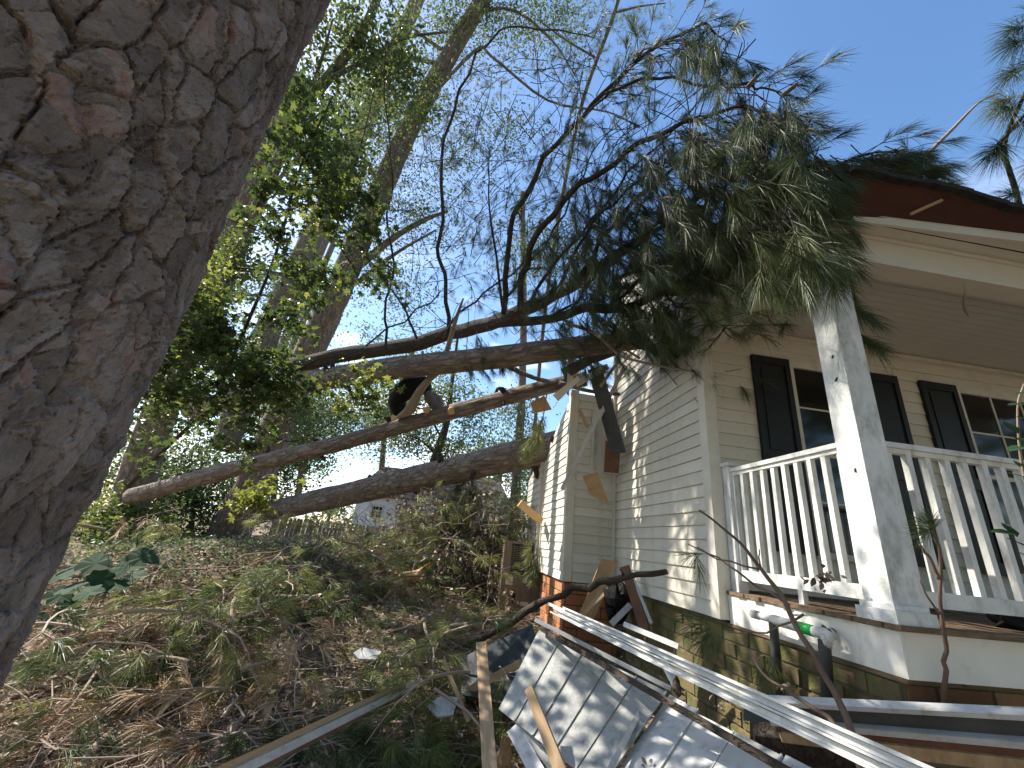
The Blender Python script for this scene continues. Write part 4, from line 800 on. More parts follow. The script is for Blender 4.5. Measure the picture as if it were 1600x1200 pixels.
t7 = tree('oak_tree', 'upper left tree with spreading limbs beside the big trunk', [(330, 500), (400, 330), (470, 180), (560, 60), (600, -30)], [9]*5, [9, 9, 8, 7, 6], 'greybark', [([(500, 130), (560, 100), (630, 60), (700, 50)], 9, .06), ([(470, 180), (500, 100), (520, 30)], 9, .05), ([(440, 230), (520, 215), (600, 190)], 9, .03)])
def crownof(e, mt, specs, size, shape=DIAM, var=.5, tag_='leaves'):
    m_ = MB()
    for px, py, d, rx, ry, k in specs:
        c = W(px, py, d); s_ = d/FPX; r = np.array([rx*s_, max(rx, ry)*s_*.7, ry*s_]); k = int(k*3.2); nc = max(4, k//26)
        leaves(m_, clumpy(c, r, nc, 26, .05*d*.35+.05), size, shape, .2, var)
    return tag(m_.build(tag_, M[mt], e), kind='stuff')
# foreground maple: dark star leaves between the big trunk and the fallen pines
mp_e = empty('maple_tree', tuple(W(300, 700, 5.6)), 'dark green maple with pointed leaves spreading right of the big trunk', 'maple tree')
for lp, d0, d1, r in (([(200, 760), (270, 690), (330, 640), (420, 600), (500, 560)], 5.6, 5, .03), ([(330, 640), (380, 520), (430, 400), (470, 260), (520, 150)], 5.4, 4.9, .025), ([(353, 340), (420, 370), (465, 415), (500, 450)], 4.8, 4.7, .01), ([(370, 345), (440, 300), (520, 290), (600, 350)], 4.9, 4.7, .01), ([(372, 418), (430, 425), (460, 433)], 5, 5, .012), ([(300, 600), (380, 650), (450, 690), (520, 660)], 5.3, 5, .012), ([(560, 430), (520, 350), (560, 240), (590, 120)], 6, 5.8, .014)):
    MB().tube(pl(lp, d0, d1), np.linspace(r, r*.4, len(lp)), 7, .1, sub=4).build('branch', M['darkbark'], mp_e, True)
big = MB(); SP = [(470, 250, 5., 75, 110, 34), (540, 330, 5.2, 60, 60, 26), (430, 360, 4.8, 60, 60, 18), (480, 170, 5.3, 60, 60, 16), (500, 440, 5.2, 45, 60, 14), (330, 560, 4.9, 110, 60, 46), (420, 610, 5, 80, 45, 30), (400, 690, 5, 35, 40, 8), (215, 700, 4.8, 25, 40, 4), (290, 620, 4.8, 70, 50, 26), (330, 500, 5.2, 60, 50, 20), (450, 520, 5.4, 50, 50, 12), (550, 620, 5.3, 50, 30, 7), (590, 420, 5.6, 40, 60, 9)]
sunny = MB()  # same leaf material in a lighter tone, sunlight put into the colour
for px, py, d, rx, ry, k in SP:
    c = W(px, py, d); s_ = d/FPX; r = np.array([rx*s_, .7, ry*s_]); C_ = clumpy(c, r, int(k*1.25), 16, .12); leaves(big, C_, .10, STAR, .4, .38, .2, hang=.6)
for px, py, d, rx, ry, k in ((300, 500, 5.2, 55, 40, 9), (400, 780, 5.2, 40, 30, 5), (500, 310, 5.2, 70, 60, 6), (330, 440, 5.2, 50, 40, 6), (560, 600, 5.6, 60, 40, 5)):
    c = W(px, py, d); s_ = d/FPX; leaves(sunny, clumpy(c, np.array([rx*s_, .5, ry*s_]), k*3, 12, .10), .10, STAR, .2, .85, .12, hang=.4)
tag(big.build('leaves', M['leaf'], mp_e), kind='stuff'); tag(sunny.build('sunlit_leaves', M['leaf'], mp_e), kind='stuff')
# crowns further back
crownof(t7, 'leaf', [(560, 60, 9, 90, 80, 700), (620, 130, 9, 70, 90, 600), (500, 180, 9, 60, 80, 500), (540, 260, 9, 70, 60, 400), (380, 420, 9, 80, 60, 450), (450, 60, 9, 60, 60, 300)], .10, OVAL, .55)
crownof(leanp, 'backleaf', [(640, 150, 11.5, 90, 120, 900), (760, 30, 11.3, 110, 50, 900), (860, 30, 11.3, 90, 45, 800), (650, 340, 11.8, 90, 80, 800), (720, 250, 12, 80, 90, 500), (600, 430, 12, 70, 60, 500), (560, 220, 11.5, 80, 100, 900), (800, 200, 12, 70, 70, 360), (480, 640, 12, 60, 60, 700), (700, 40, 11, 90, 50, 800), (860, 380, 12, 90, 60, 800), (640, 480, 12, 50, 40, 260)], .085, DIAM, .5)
tfb = Tufts(); fb = MB()
for px, py, d, rx, ry, k in ((960, 25, 10, 90, 45, 150), (900, 60, 10, 60, 50, 80), (1010, 60, 10, 40, 30, 30), (760, 380, 12, 110, 130, 330), (860, 260, 12, 80, 90, 170), (700, 180, 11, 100, 100, 220), (780, 120, 11, 80, 60, 60), (620, 300, 12, 90, 120, 220), (560, 150, 12, 70, 100, 120)):
    c = W(px, py, d); s_ = d/FPX
    for p in ball(k, c, np.array([rx*s_, 1.4, ry*s_]), .6): tfb.add(p, [random.gauss(0, 1), random.gauss(0, 1), random.gauss(0, .6)+.2], .12, .2, 22, .1, .006, random.uniform(.1, .8))
pb_ = tree('pine_tree', 'tall pine with fine green needle crown at the top centre', [(820, 900), (850, 500), (900, 200), (960, 20), (980, -60)], [13, 13, 12, 10, 10], [3, 3, 3, 3, 2], 'greybark', [([(960, 20), (1000, 10), (1040, 5)], 10, .03), ([(930, 90), (880, 60), (840, 30)], 10.5, .03)])
tfb.flush(fb, False, (20, 80)); tag(fb.build('needles', M['fresh'], pb_), kind='stuff')
crownof(t6, 'backleaf', [(690, 620, 26, 60, 40, 800), (640, 680, 26, 50, 30, 500), (740, 650, 26, 50, 40, 500), (700, 700, 26, 70, 25, 500), (600, 640, 24, 40, 60, 600)], .2, DIAM, .45)
crownof(t5, 'backleaf', [(815, 650, 22, 30, 60, 300), (835, 740, 22, 25, 50, 450), (800, 640, 22, 30, 40, 250), (812, 780, 22, 30, 40, 300), (815, 400, 22, 60, 120, 300)], .16, DIAM, .45)
crownof(t1, 'backleaf', [(380, 450, 18, 80, 60, 700), (480, 480, 18, 60, 60, 600), (430, 560, 18, 90, 40, 700), (560, 150, 18, 120, 140, 900), (340, 560, 16, 80, 60, 500)], .16, DIAM, .5)
crownof(t2, 'leaf', [(300, 450, 11, 60, 60, 500), (260, 620, 11, 60, 80, 500), (330, 560, 11, 70, 60, 500), (180, 820, 10, 80, 60, 700)], .11, OVAL, .6)
# background wood, hedge masses and individual trees
for i, (px, py, d, rx, ry, k, lab) in enumerate(((250, 740, 14, 130, 90, 1500, 'dense dark tree mass behind the big trunk at left'), (420, 650, 20, 120, 70, 1500, 'sunlit tree behind the fallen trunks at left'), (640, 560, 36, 110, 60, 500, 'far pale tree below the white cloud'), (480, 650, 22, 80, 60, 1500, 'olive leafy tree behind the fence at the left of the white house'), (430, 720, 18, 90, 70, 1600, 'sunlit shrubby tree behind the brush left of the white house'), (300, 780, 13, 110, 80, 1800, 'dark bushy tree behind the leaf pile at left'), (200, 870, 9.5, 90, 50, 1200, 'low dark shrub beside the big trunk'), (840, 800, 20, 30, 60, 700, 'green tree seen in the gap left of the bump out'), (600, 660, 30, 110, 60, 1500, 'hazy tall tree in the gap under the slender trunk'), (470, 705, 26, 60, 40, 900, 'roundish green tree touching the white house roof'), (780, 720, 34, 120, 50, 1400, 'distant tree line member behind the white house at right'))):
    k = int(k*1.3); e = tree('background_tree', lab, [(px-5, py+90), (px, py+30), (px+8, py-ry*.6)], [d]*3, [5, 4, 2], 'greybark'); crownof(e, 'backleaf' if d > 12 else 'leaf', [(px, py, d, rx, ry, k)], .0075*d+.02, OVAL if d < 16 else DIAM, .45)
# far tree row so that no horizon shows, all round
far = MB(); tk = MB(); fw = []
for i in range(46):
    az = i/46*2*pi; dd = random.uniform(42, 60); x, y = dd*math.sin(az), dd*math.cos(az); h = random.uniform(4, 7)
    e = empty('distant_tree', (x, y, -.2), 'distant leafy tree in the row closing the view', 'tree', 'distant trees closing the view'); MB().tube([(x, y, -.4), (x+.3, y, h*.6)], [.25, .12], 6).build('trunk', M['greybark'], e)
    m_ = MB(); leaves(m_, clumpy((x, y, h*.55), np.array([4.2, 4.2, h*.45]), 22, 22, .55), .55, DIAM, .2, .45, .2); m_.build('crown', M['backleaf'], e)
# tall trees standing on the street side, seen only as reflections and shade
for i, (x, y, h, r) in enumerate(((-9, -7, 13, 4.5), (-2, -10, 14, 5), (5, -9, 12, 4.5), (11, -7, 13, 4.5), (16, -2, 12, 4), (-14, -2, 13, 4.5), (1.5, -15, 16, 5), (9, -15, 16, 5))):
    e = empty('street_tree', (x, y, -.2), 'tall leafy tree standing on the street side', 'tree', 'trees on the street side'); MB().tube([(x, y, -.4), (x+.2, y, h*.5), (x, y+.2, h*.9)], [.3, .2, .06], 8).build('trunk', M['bark'], e)
    m_ = MB(); leaves(m_, clumpy((x, y, h*.58), np.array([r, r, h*.45]), 120, 26, .6), .5, DIAM, .2, .45, .2); tag(m_.build('crown', M['backleaf'], e), kind='stuff')
# pine branch at the upper right corner
e = empty('pine_tree', tuple(W(1640, 400, 3.4)), 'pine tufts entering at the upper right corner beyond the roof', 'pine tree')
MB().tube(pl([(1700, 500), (1610, 360), (1585, 290), (1570, 225), (1600, 150), (1640, 60)], 3.6, 3.2), [.03, .022, .018, .014, .012, .01], 7, .1, sub=4).build('branch', M['darkbark'], e, True)
MB().tube(pl([(1560, 225), (1600, 180), (1640, 130)], 3.35, 3.3), [.015, .012, .01], 6, .1, sub=4).build('branch', M['darkbark'], e, True)
for (px, py), (qx, qy), v in (((1600, 150), (1545, 160), .8), ((1600, 165), (1560, 190), .7), ((1620, 60), (1560, 75), .3), ((1615, 40), (1570, 55), .3), ((1590, 225), (1555, 245), .4), ((1580, 220), (1545, 262), .35), ((1610, 300), (1560, 305), .6), ((1600, 110), (1560, 135), .3), ((1640, 250), (1600, 270), .4), ((1625, 180), (1590, 215), .5), ((1640, 20), (1605, 15), .3), ((1640, 100), (1590, 95), .35)):
    a0, a1 = W(px-12, py, 3.35), W(qx-12, qy, 3.25)
    for _ in range(2): tf.add(a0, a1-a0+rng.normal(size=3)*.04, .14, .27, 90, .3, .003, v)
fo = MB(); tf.flush(fo); fo.build('needles', M['needle'], e)
e = empty('broken_limb', tuple(W(1445, 250, 3.4)), 'thin bare limb rising from the roof edge to the upper right', 'limb'); MB().tube(pl([(1430, 262), (1452, 238), (1490, 200), (1530, 160), (1560, 146)], 3.5, 4.3), [.02, .017, .014, .010, .008], 7, .15, sub=4).build('limb', M['stick'], e, True)

# ---------------------------------------------------------------- white house and fence behind
bh = empty('neighbour_house', (-2, 25, .3), 'white single storey house with a brown roof behind the fence', 'house')
A_ = W(548, 822, 24.5); B_ = W(790, 848, 24.5); ux = unit((B_-A_)*np.array([1, 1, 0])); nn = np.array([ux[1], -ux[0], 0]); Z = np.array([0, 0, 1.])
if nn.dot(EYEP-A_) < 0: nn = -nn
A0 = A_*np.array([1, 1, 0])+Z*.2; WL = 9.2; HT = 3.1
MB().slab([A0, A0+ux*WL, A0+ux*WL+Z*HT, A0+Z*HT], 6, nrm=nn).build('wall', M['white_wall'], bh)
rr_ = MB(); e0 = A0+Z*HT-ux*.3+nn*.4; r0_ = A0+Z*(HT+2.2)-nn*3; rr_.slab([e0, e0+ux*(WL+.6), r0_+ux*(WL-.8), r0_+ux*.3], .08); rr_.slab([e0+Z*.02, r0_+ux*.3, e0-nn*7], .08, nrm=-ux); rr_.build('roof', M['brown_roof'], bh)
def bwin(s0, s1, z0, z1):
    f = MB().slab([A0+ux*s0+Z*z0+nn*.04, A0+ux*s1+Z*z0+nn*.04, A0+ux*s1+Z*z1+nn*.04, A0+ux*s0+Z*z1+nn*.04], .035, nrm=nn).build('window', M['vinyl'], bh)
    for i in range(3):
        for j in range(3):
            a, b_ = s0+.1+(s1-s0-.2)*i/3+.02, s0+.1+(s1-s0-.2)*(i+1)/3-.02; c, d = z0+.1+(z1-z0-.2)*j/3+.02, z0+.1+(z1-z0-.2)*(j+1)/3-.02
            MB().slab([A0+ux*a+Z*c+nn*.05, A0+ux*b_+Z*c+nn*.05, A0+ux*b_+Z*d+nn*.05, A0+ux*a+Z*d+nn*.05], .008, nrm=nn).build('pane', M['glass'], f)
bwin(.95, 1.75, 1.75, 2.6); bwin(6.2, 7.0, 1.6, 2.5)
MB().slab([A0+ux*2.75+Z*.3+nn*.03, A0+ux*3.9+Z*.3+nn*.03, A0+ux*3.9+Z*2.4+nn*.03, A0+ux*2.75+Z*2.4+nn*.03], .02, nrm=nn).build('door', M['charcoal'], bh)
MB().slab([A0+ux*2.6+Z*2.75+nn*.1, A0+ux*4.1+Z*2.75+nn*.1, A0+ux*4.1+Z*2.4+nn*.8, A0+ux*2.6+Z*2.4+nn*.8], .05).build('awning', M['charcoal'], bh)
fn = empty('picket_fence', (-1.5, 16, .5), 'weathered grey wooden board fence behind the brush pile', 'fence')
fa, fb_ = W(430, 806, 17.5), W(850, 846, 17.5); fl = np.linalg.norm(fb_-fa); fu = (fb_-fa)/fl
pk = [MB().add([(-.07, 0, 0), (.07, 0, 0), (.07, 0, 1.62), (.04, 0, 1.7), (-.04, 0, 1.7), (-.07, 0, 1.62), (-.07, .02, 0), (.07, .02, 0), (.07, .02, 1.62), (.04, .02, 1.7), (-.04, .02, 1.7), (-.07, .02, 1.62)], [np.array([[0, 1, 2, 3, 4, 5]]), np.array([[11, 10, 9, 8, 7, 6]]), np.array([[i, i+6, (i+1) % 6+6, (i+1) % 6] for i in range(6)])], var=v) for v in (0,)]
def picket(v):
    b_ = MB(); b_.add([(-.07, 0, 0), (.07, 0, 0), (.07, 0, 1.62), (.04, 0, 1.7), (-.04, 0, 1.7), (-.07, 0, 1.62), (-.07, .02, 0), (.07, .02, 0), (.07, .02, 1.62), (.04, .02, 1.7), (-.04, .02, 1.7), (-.07, .02, 1.62)], [np.array([[0, 1, 2, 3, 4, 5]]), np.array([[11, 10, 9, 8, 7, 6]]), np.array([[i, i+6, (i+1) % 6+6, (i+1) % 6] for i in range(6)])], var=v)
    me = b_.mesh('fence_board'); me.materials.append(M['fence']); return me
pks = [picket(v) for v in (.1, .35, .6, .9)]
for i in range(int(fl/.165)):
    p = fa+fu*(i*.165); inst('fence_board', random.choice(pks), fn, (p[0], p[1]+random.uniform(0, .02), p[2]-1.72+random.uniform(-.04, .03)), (0, random.uniform(-.02, .02), math.atan2(fu[1], fu[0])))
MB().bar(fa+(0, .05, -.3), fb_+np.array((0, .05, -.3)), (0, 0, 1), .09, .04).build('rail', M['fence'], fn); MB().bar(fa+(0, .05, -1.3), fb_+np.array((0, .05, -1.3)), (0, 0, 1), .09, .04).build('rail', M['fence'], fn)

# ================================================================ GROUND COVER AND DEBRIS
def gsample(n, y0=840, y1=1400, x0=-250, x1=1250, far_=12.):
    out = []
    az = rng.uniform(-65, 40, n*2); t = rng.random(n*2); r = 1.6+ (far_-1.6)*t**1.3; x = r*np.sin(np.radians(az)); y = r*np.cos(np.radians(az))
    ok = ~((x > 2.0) & (y > 1.9)) & ~((x > 1.35) & (y > 5.5)) & (y > .8) & (np.hypot(x-TX, y-TY) > .42); x, y = x[ok][:n], y[ok][:n]; return x, y, hgt(x, y)
x, y, z = gsample(38000); m = MB(); C_ = np.stack([x, y, z+.012+rng.random(len(x))*.03], 1); leaves(m, C_, .045+.028*rng.random(len(x)), OVAL, .35, .5, .25); tag(m.build('leaf_litter', M['litter']), 'brown dead leaves strewn over the whole ground', 'leaf litter', kind='stuff')
x, y, z = gsample(24000, far_=9); tn = Tufts(); m = MB()
for a, b_, c in zip(x, y, z):
    an = rng.uniform(0, 2*pi); tn.t.append((a, b_, c+.02, math.cos(an), math.sin(an), rng.uniform(-.05, .25), .03, .17, 5, .12, .0028, rng.uniform(.1, .9)))
tn.flush(m, False, (2, 40)); tag(m.build('fallen_needles', M['deadneedle']), 'loose brown pine needles matted over the ground', 'pine needles', kind='stuff')
m = MB(); x, y, z = gsample(3600, far_=11)
for a, b_, c in zip(x, y, z):
    an = rng.uniform(0, 2*pi); L_ = rng.uniform(.08, .45); d = np.array([math.cos(an), math.sin(an), rng.uniform(-.1, .35)])*L_; p = np.array([a, b_, c+.02]); m.tube([p, p+d*.5+rng.normal(size=3)*.02, p+d], [rng.uniform(.002, .006)]*3, 4, cap=False, var=rng.random())
tag(m.build('twig_litter', M['stick']), 'countless small twigs scattered among the litter', 'twigs', kind='stuff')

m = MB(); tn = Tufts(); x, y, z = gsample(1300, far_=9.5)
for a, b_, c in zip(x, y, z):
    if noise3(a*1.1+5, b_*1.1) < .42: continue
    an = rng.uniform(0, 2*pi); tn.t.append((a, b_, c+.03, math.cos(an)*.9, math.sin(an)*.9, rng.uniform(0, .5), .10, .19, 26, .35, .0028+.0004*math.hypot(a, b_), rng.uniform(.15, .95)))
tn.flush(m, True, (10, 70)); tag(m.build('scattered_tufts', M['fresh']), 'green and yellowing pine needle tufts strewn over the litter', 'pine needles', kind='stuff')
def bough(p, d, L_, lab, mt='needle', n=46, nl=.18, k=9, var=.5, rise=.2, droop=.3, name='pine_bough', r=.010, spread=.9, w=.0028):
    n = int(n*1.5); k = int(k*1.5)
    p = np.asarray(p, float); e = empty(name, tuple(p), lab, 'pine bough'); st, tf_ = MB(), Tufts(); d = unit(d); pts = [p]; dd = unit(d+np.array([0, 0, rise]))
    for i in range(6): dd = unit(dd+np.array([random.gauss(0, .12), random.gauss(0, .12), -rise*.35])); pts.append(pts[-1]+dd*L_/6)
    st.tube(pts, np.linspace(r, r*.4, 7), 6, .1, sub=2)
    for i in range(k):
        j = random.choice((2, 3, 3, 4, 4, 5, 5)); a = unit(pts[j+1]-pts[j]) if j < 6 else dd; q = np.cross(a, [0, 0, 1.])*random.choice((-1, 1)); q = unit(q+np.array([0, 0, random.gauss(.05, .35)])); dr = unit(a+q*spread*random.uniform(.5, 1.2)); tl = L_*random.uniform(.12, .35); b0 = pts[j]+(pts[min(j+1, 6)]-pts[j])*random.random(); b1 = b0+dr*tl; st.tube([b0, (b0+b1)/2+np.array([0, 0, .01]), b1], [r*.45, r*.4, r*.3], 4, cap=False); tf_.add(b1-dr*.05, dr, .12, nl*random.uniform(.8, 1.15), n, droop, w, min(1, max(0, var+random.gauss(0, .15))))
    tf_.add(pts[-1], dd, .13, nl, n, droop, w, var); st.build('stem', M['stick'], e); f_ = MB(); tf_.flush(f_); f_.build('needles', M[mt], e); return e
def dirpx(p, px, py, d): return W(px, py, d)-p
GB = [ # px, py, towards, length, fresh?, label
 (180, 1000, (1, .1), .9, 0, 'dark green pine bough lying in shade right of the big trunk base'), (250, 985, (1, .2), .9, 0, 'sweeping shaded pine bough left of the pale curved stick'), (400, 1000, (0, -1), .6, 1, 'upright yellowish pine tuft in the middle of the litter'), (430, 985, (.5, -.5), .6, 0, 'green pine bough just behind the yellowish middle tuft'), (290, 1060, (1, -.2), .6, 0, 'small grey green pine tuft among brown litter at left'), (130, 1060, (-.4, .4), .6, 0, 'pale grey green tuft near the lower left trunk edge'),
 (330, 1085, (.3, -.5), .4, 1, 'tiny yellow green tuft left of centre bottom'), (380, 1160, (.6, .3), .6, 0, 'dark pine bough under the lower end of the white painted board'), (450, 1180, (1, .3), .7, 0, 'pine bough crossing under the white board near the bottom'), (530, 1075, (.8, -.2), .8, 1, 'bright pine bough just above the white painted board'), (590, 1100, (.8, .5), .9, 1, 'large bright pine bough draped over the white painted board'), (620, 1150, (1, .3), .7, 1, 'sunlit pine bough right below the white painted board'), (700, 1190, (.5, -.6), .6, 1, 'bright bough at the bottom edge left of the stud'), (560, 1190, (.8, .2), .7, 1, 'yellow green bough at the bottom centre edge'),
 (500, 1050, (.5, -.7), .6, 0, 'pale pine tuft beside the small white square scrap'), (620, 1000, (1, .1), .8, 1, 'flat pine bough behind the white painted board tip'), (700, 1060, (.3, 1), .6, 0, 'dark pine tuft hanging by the narrow lath'), (660, 1040, (1, .2), .8, 0, 'shaded green bough before the dark roofing sheet'), (470, 950, (1, 0), .7, 0, 'green bough under the lying branch at mid left'), (330, 930, (.3, -.8), .7, 0, 'dark drooping bough in the shaded hollow at left'),
 (640, 930, (.6, -.6), .7, 1, 'green bough at the foot of the brush pile'), (720, 950, (-.5, -.6), .7, 0, 'bluish green bough low in the brush pile centre'), (780, 980, (-.6, -.2), .6, 1, 'yellowing bough left of the long dark branch'), (560, 960, (-.7, -.3), .7, 1, 'bough in the sunny litter left of the brush pile'), (820, 950, (.1, -.8), .5, 0, 'limp dark green bough leaning on the brown cabinet')]
for px, py, (dx, dy), L_, fr, lab in GB:
    p = G(px, py)+np.array([0, 0, .05]); d = AR*dx+np.array([AW[0], AW[1], 0])*(-dy)*.8; k_ = .9+.25*np.hypot(p[0], p[1])/3
    bough(p-unit(d)*L_*.3, d, L_, lab, 'fresh' if fr else 'needle', k=11, n=52, rise=.35, var=.5 if fr else .55, w=.0026*k_)
# boughs dangling in the brush and from the trunks
HB = [(735, 740, 8.4, (0, 1), 'pale green bough dangling under the thick trunk at its middle'), (680, 765, 8.6, (0, 1), 'small tuft dangling above the white house door'), (745, 780, 8.2, (.1, 1), 'drooping grey green bough in front of the white house right end'), (700, 800, 8.2, (0, 1), 'hanging bough at the top of the brown leaf pile'), (805, 830, 7.2, (.1, 1), 'pale bough hanging over the cabinet top left'), (835, 835, 7.0, (.1, 1), 'pale bough hanging over the cabinet top right'), (470, 850, 9.5, (.9, .3), 'arched sunlit bough in front of the fence at left'), (530, 850, 9.2, (.8, .4), 'second arched bough in front of the fence'), (440, 830, 10, (-.7, .5), 'bough at the foot of the leaning tree'), (600, 880, 8.5, (.4, -.5), 'green bough standing in the left of the brush pile'), (680, 850, 8.2, (.5, -.7), 'starry green bough in the centre of the brush pile'), (740, 880, 7.8, (.2, -.8), 'yellow green bough right of the brush pile centre'), (760, 860, 7.6, (.1, .9), 'drooping bough just left of the brown cabinet'), (850, 640, 6.0, (-.1, 1), 'browned bough hanging at the crushed corner of the bump out'), (320, 860, 9, (.6, .5), 'bough draped over the shaded mound at left'), (250, 880, 8.6, (.6, .5), 'dark bough on the left flank of the shaded mound'), (550, 920, 8, (.8, .2), 'bough spread across the litter before the fence')]
for px, py, d, (dx, dy), lab in HB:
    p = W(px, py, d); dr = AR*dx+np.array([0, 0, -1.])*dy+AW*random.uniform(-.2, .2); bough(p-unit(dr)*.25, dr, .75, lab, 'fresh' if random.random() < .55 else 'needle', k=13, n=48, w=.0046, nl=.2, rise=.05, var=.6)
# two saplings / broken branches in front of the porch
e = empty('broken_branch', tuple(W(1330, 1180, 1.5)), 'reddish forked branch leaning up across the porch skirt to the side railing', 'branch')
for px, d0, d1, r0_, r1_ in (([(1362, 1240), (1345, 1195), (1318, 1110), (1270, 1020), (1225, 940), (1190, 890), (1150, 842), (1092, 797)], 1.45, 2.35, .020, .005), ([(1190, 890), (1120, 872), (1075, 850)], 2.1, 2.4, .006, .003), ([(1225, 940), (1170, 905), (1120, 870), (1090, 855)], 2.0, 2.5, .008, .004), ([(1340, 1170), (1290, 1120), (1240, 1085), (1200, 1060), (1165, 1010)], 1.45, 2.1, .010, .004), ([(1190, 890), (1186, 870), (1186, 858)], 2.1, 2.1, .005, .003), ([(1255, 960), (1200, 990), (1130, 985)], 1.95, 2.3, .006, .003)):
    K_ = kink(pl(px, d0, d1), .022); MB().tube(K_, np.linspace(r0_, r1_, len(K_)), 8, .3, sub=2, seed=random.random()*9).build('stem', M['darkstick'], e, True)
tf.add(W(1085, 862, 2.75), W(1105, 935, 2.7)-W(1085, 862, 2.75), .12, .17, 60, .2, .0026, .6); tf.add(W(1100, 865, 2.7), W(1060, 870, 2.75)-W(1100, 865, 2.7), .10, .15, 50, .2, .0026, .6)
for k in range(5): tf.add(W(1100+k*8, 975+k*2, 2.7), W(1050, 950+k*26, 2.7)-W(1110, 980, 2.7), .12, .2, 60, .3, .0026, .4)
for k in range(4): tf.add(W(1190+k*6, 1020, 2.45), W(1180+k*10, 1080, 2.4)-W(1190, 1020, 2.45), .12, .17, 40, .2, .0024, .75)
fo = MB(); tf.flush(fo); fo.build('needles', M['needle'], e)
m = MB(); leaves(m, clumpy(W(1290, 905, 2.25), np.array([.07, .05, .05]), 4, 9, .02), .04, OVAL, .1, .3, .2, hang=1.); leaves(m, clumpy(W(1290, 985, 2.3), np.array([.03, .03, .06]), 3, 8, .02), .04, OVAL, .1, .3, .2, hang=1.); leaves(m, clumpy(W(1235, 1085, 2.3), np.array([.08, .06, .06]), 3, 6, .02), .04, OVAL, .1, .3, .2, hang=1.); m.build('withered_leaves', M['deadleaf'], e)
e = empty('pine_sapling', tuple(W(1475, 1110, 2.0)), 'thin bare sapling with one pine tuft standing before the front railing', 'sapling')
for px, d0, d1, r0_, r1_ in (([(1480, 1230), (1478, 1130), (1474, 1050), (1478, 1000), (1468, 930), (1468, 860), (1458, 828)], 1.86, 1.9, .012, .005), ([(1468, 905), (1450, 870), (1437, 850)], 1.88, 1.9, .007, .004), ([(1470, 960), (1450, 935), (1436, 905)], 1.88, 1.9, .005, .003)):
    K_ = kink(pl(px, d0, d1), .022); MB().tube(K_, np.linspace(r0_, r1_, len(K_)), 8, .3, sub=2, seed=random.random()*9).build('stem', M['darkstick'], e, True)
for q in ((-60, 30), (-40, -40), (-75, -5), (-20, -60)): tf.add(W(1460, 828, 1.9), W(1460+q[0], 828+q[1], 1.9)-W(1460, 828, 1.9), .05, .11, 60, .1, .0022, .35)
fo = MB(); tf.flush(fo); fo.build('needles', M['needle'], e)
# leafy shrub reaching in at the right edge
e = empty('shrub', tuple(W(1640, 900, 1.7)), 'glossy dark green leaves reaching in at the right edge', 'shrub')
MB().tube(pl([(1680, 1000), (1640, 850), (1600, 740), (1590, 640), (1600, 600)], 1.7, 1.8), [.01, .008, .006, .004, .003], 6, sub=4).build('stem', M['stick'], e, True)
lm = MB(); leaves(lm, np.array([[0, 0, 0.]]), 1., np.vstack([OVAL]), 0, .5, 0); 
LOBED = np.array([(0, -.5, 0), (.10, -.42, .02), (.30, -.42, .0), (.42, -.28, -.03), (.36, -.12, 0), (.48, .05, -.04), (.40, .2, -.02), (.24, .2, .02), (.20, .38, 0), (.08, .5, -.03), (0, .58, -.06), (-.08, .5, -.03), (-.20, .38, 0), (-.24, .2, .02), (-.40, .2, -.02), (-.48, .05, -.04), (-.36, -.12, 0), (-.42, -.28, -.03), (-.30, -.42, 0), (-.10, -.42, .02)])
def one_leaf(C, sz, nrm, xd, mt, name, parent, shape=OVAL):
    n = unit(nrm); x_ = unit(np.asarray(xd)-n*np.dot(xd, n)); y_ = np.cross(n, x_); V = [C+sz*(s[0]*y_+s[1]*x_+s[2]*n*.8) for s in shape]
    m_ = MB(); m_.add(list(V)+[C], [np.array([[len(V), i, (i+1) % len(V)] for i in range(len(V))])]); return m_.build(name, M[mt], parent)
for i, (px, py) in enumerate(((1592, 632), (1580, 668), (1605, 655), (1588, 742), (1600, 730), (1578, 828), (1590, 848), (1570, 832), (1602, 868), (1590, 700), (1608, 615), (1600, 690))):
    one_leaf(W(px, py, 1.75), random.uniform(.07, .11), np.array([random.gauss(0, .5), -.5, 1]), AR*-1+AU*random.gauss(0, .5), 'bigleaf', 'leaf', e)
e = empty('broadleaf_plant', tuple(G(140, 990)), 'low plant with broad dark green leaves beside the big trunk', 'plant')
MB().tube([G(120, 1000), W(150, 930, 4.2), W(200, 880, 4.3)], [.01, .008, .005], 6, sub=3).build('stem', M['stick'], e, True)
for px, py, s_ in ((120, 890, .28), (150, 880, .3), (200, 885, .32), (225, 870, .26), (120, 915, .3), (160, 905, .25), (95, 930, .25), (110, 945, .2), (85, 985, .25), (100, 1000, .2), (75, 965, .22), (180, 915, .25), (140, 925, .22), (210, 900, .24), (95, 900, .22), (130, 960, .2)):
    one_leaf(W(px, py, 4.0+random.uniform(-.3, .3)), s_, np.array([random.gauss(0, .4), -.6+random.gauss(0, .2), 1]), AR+AU*random.gauss(0, .6), 'bigleaf', 'leaf', e, LOBED)

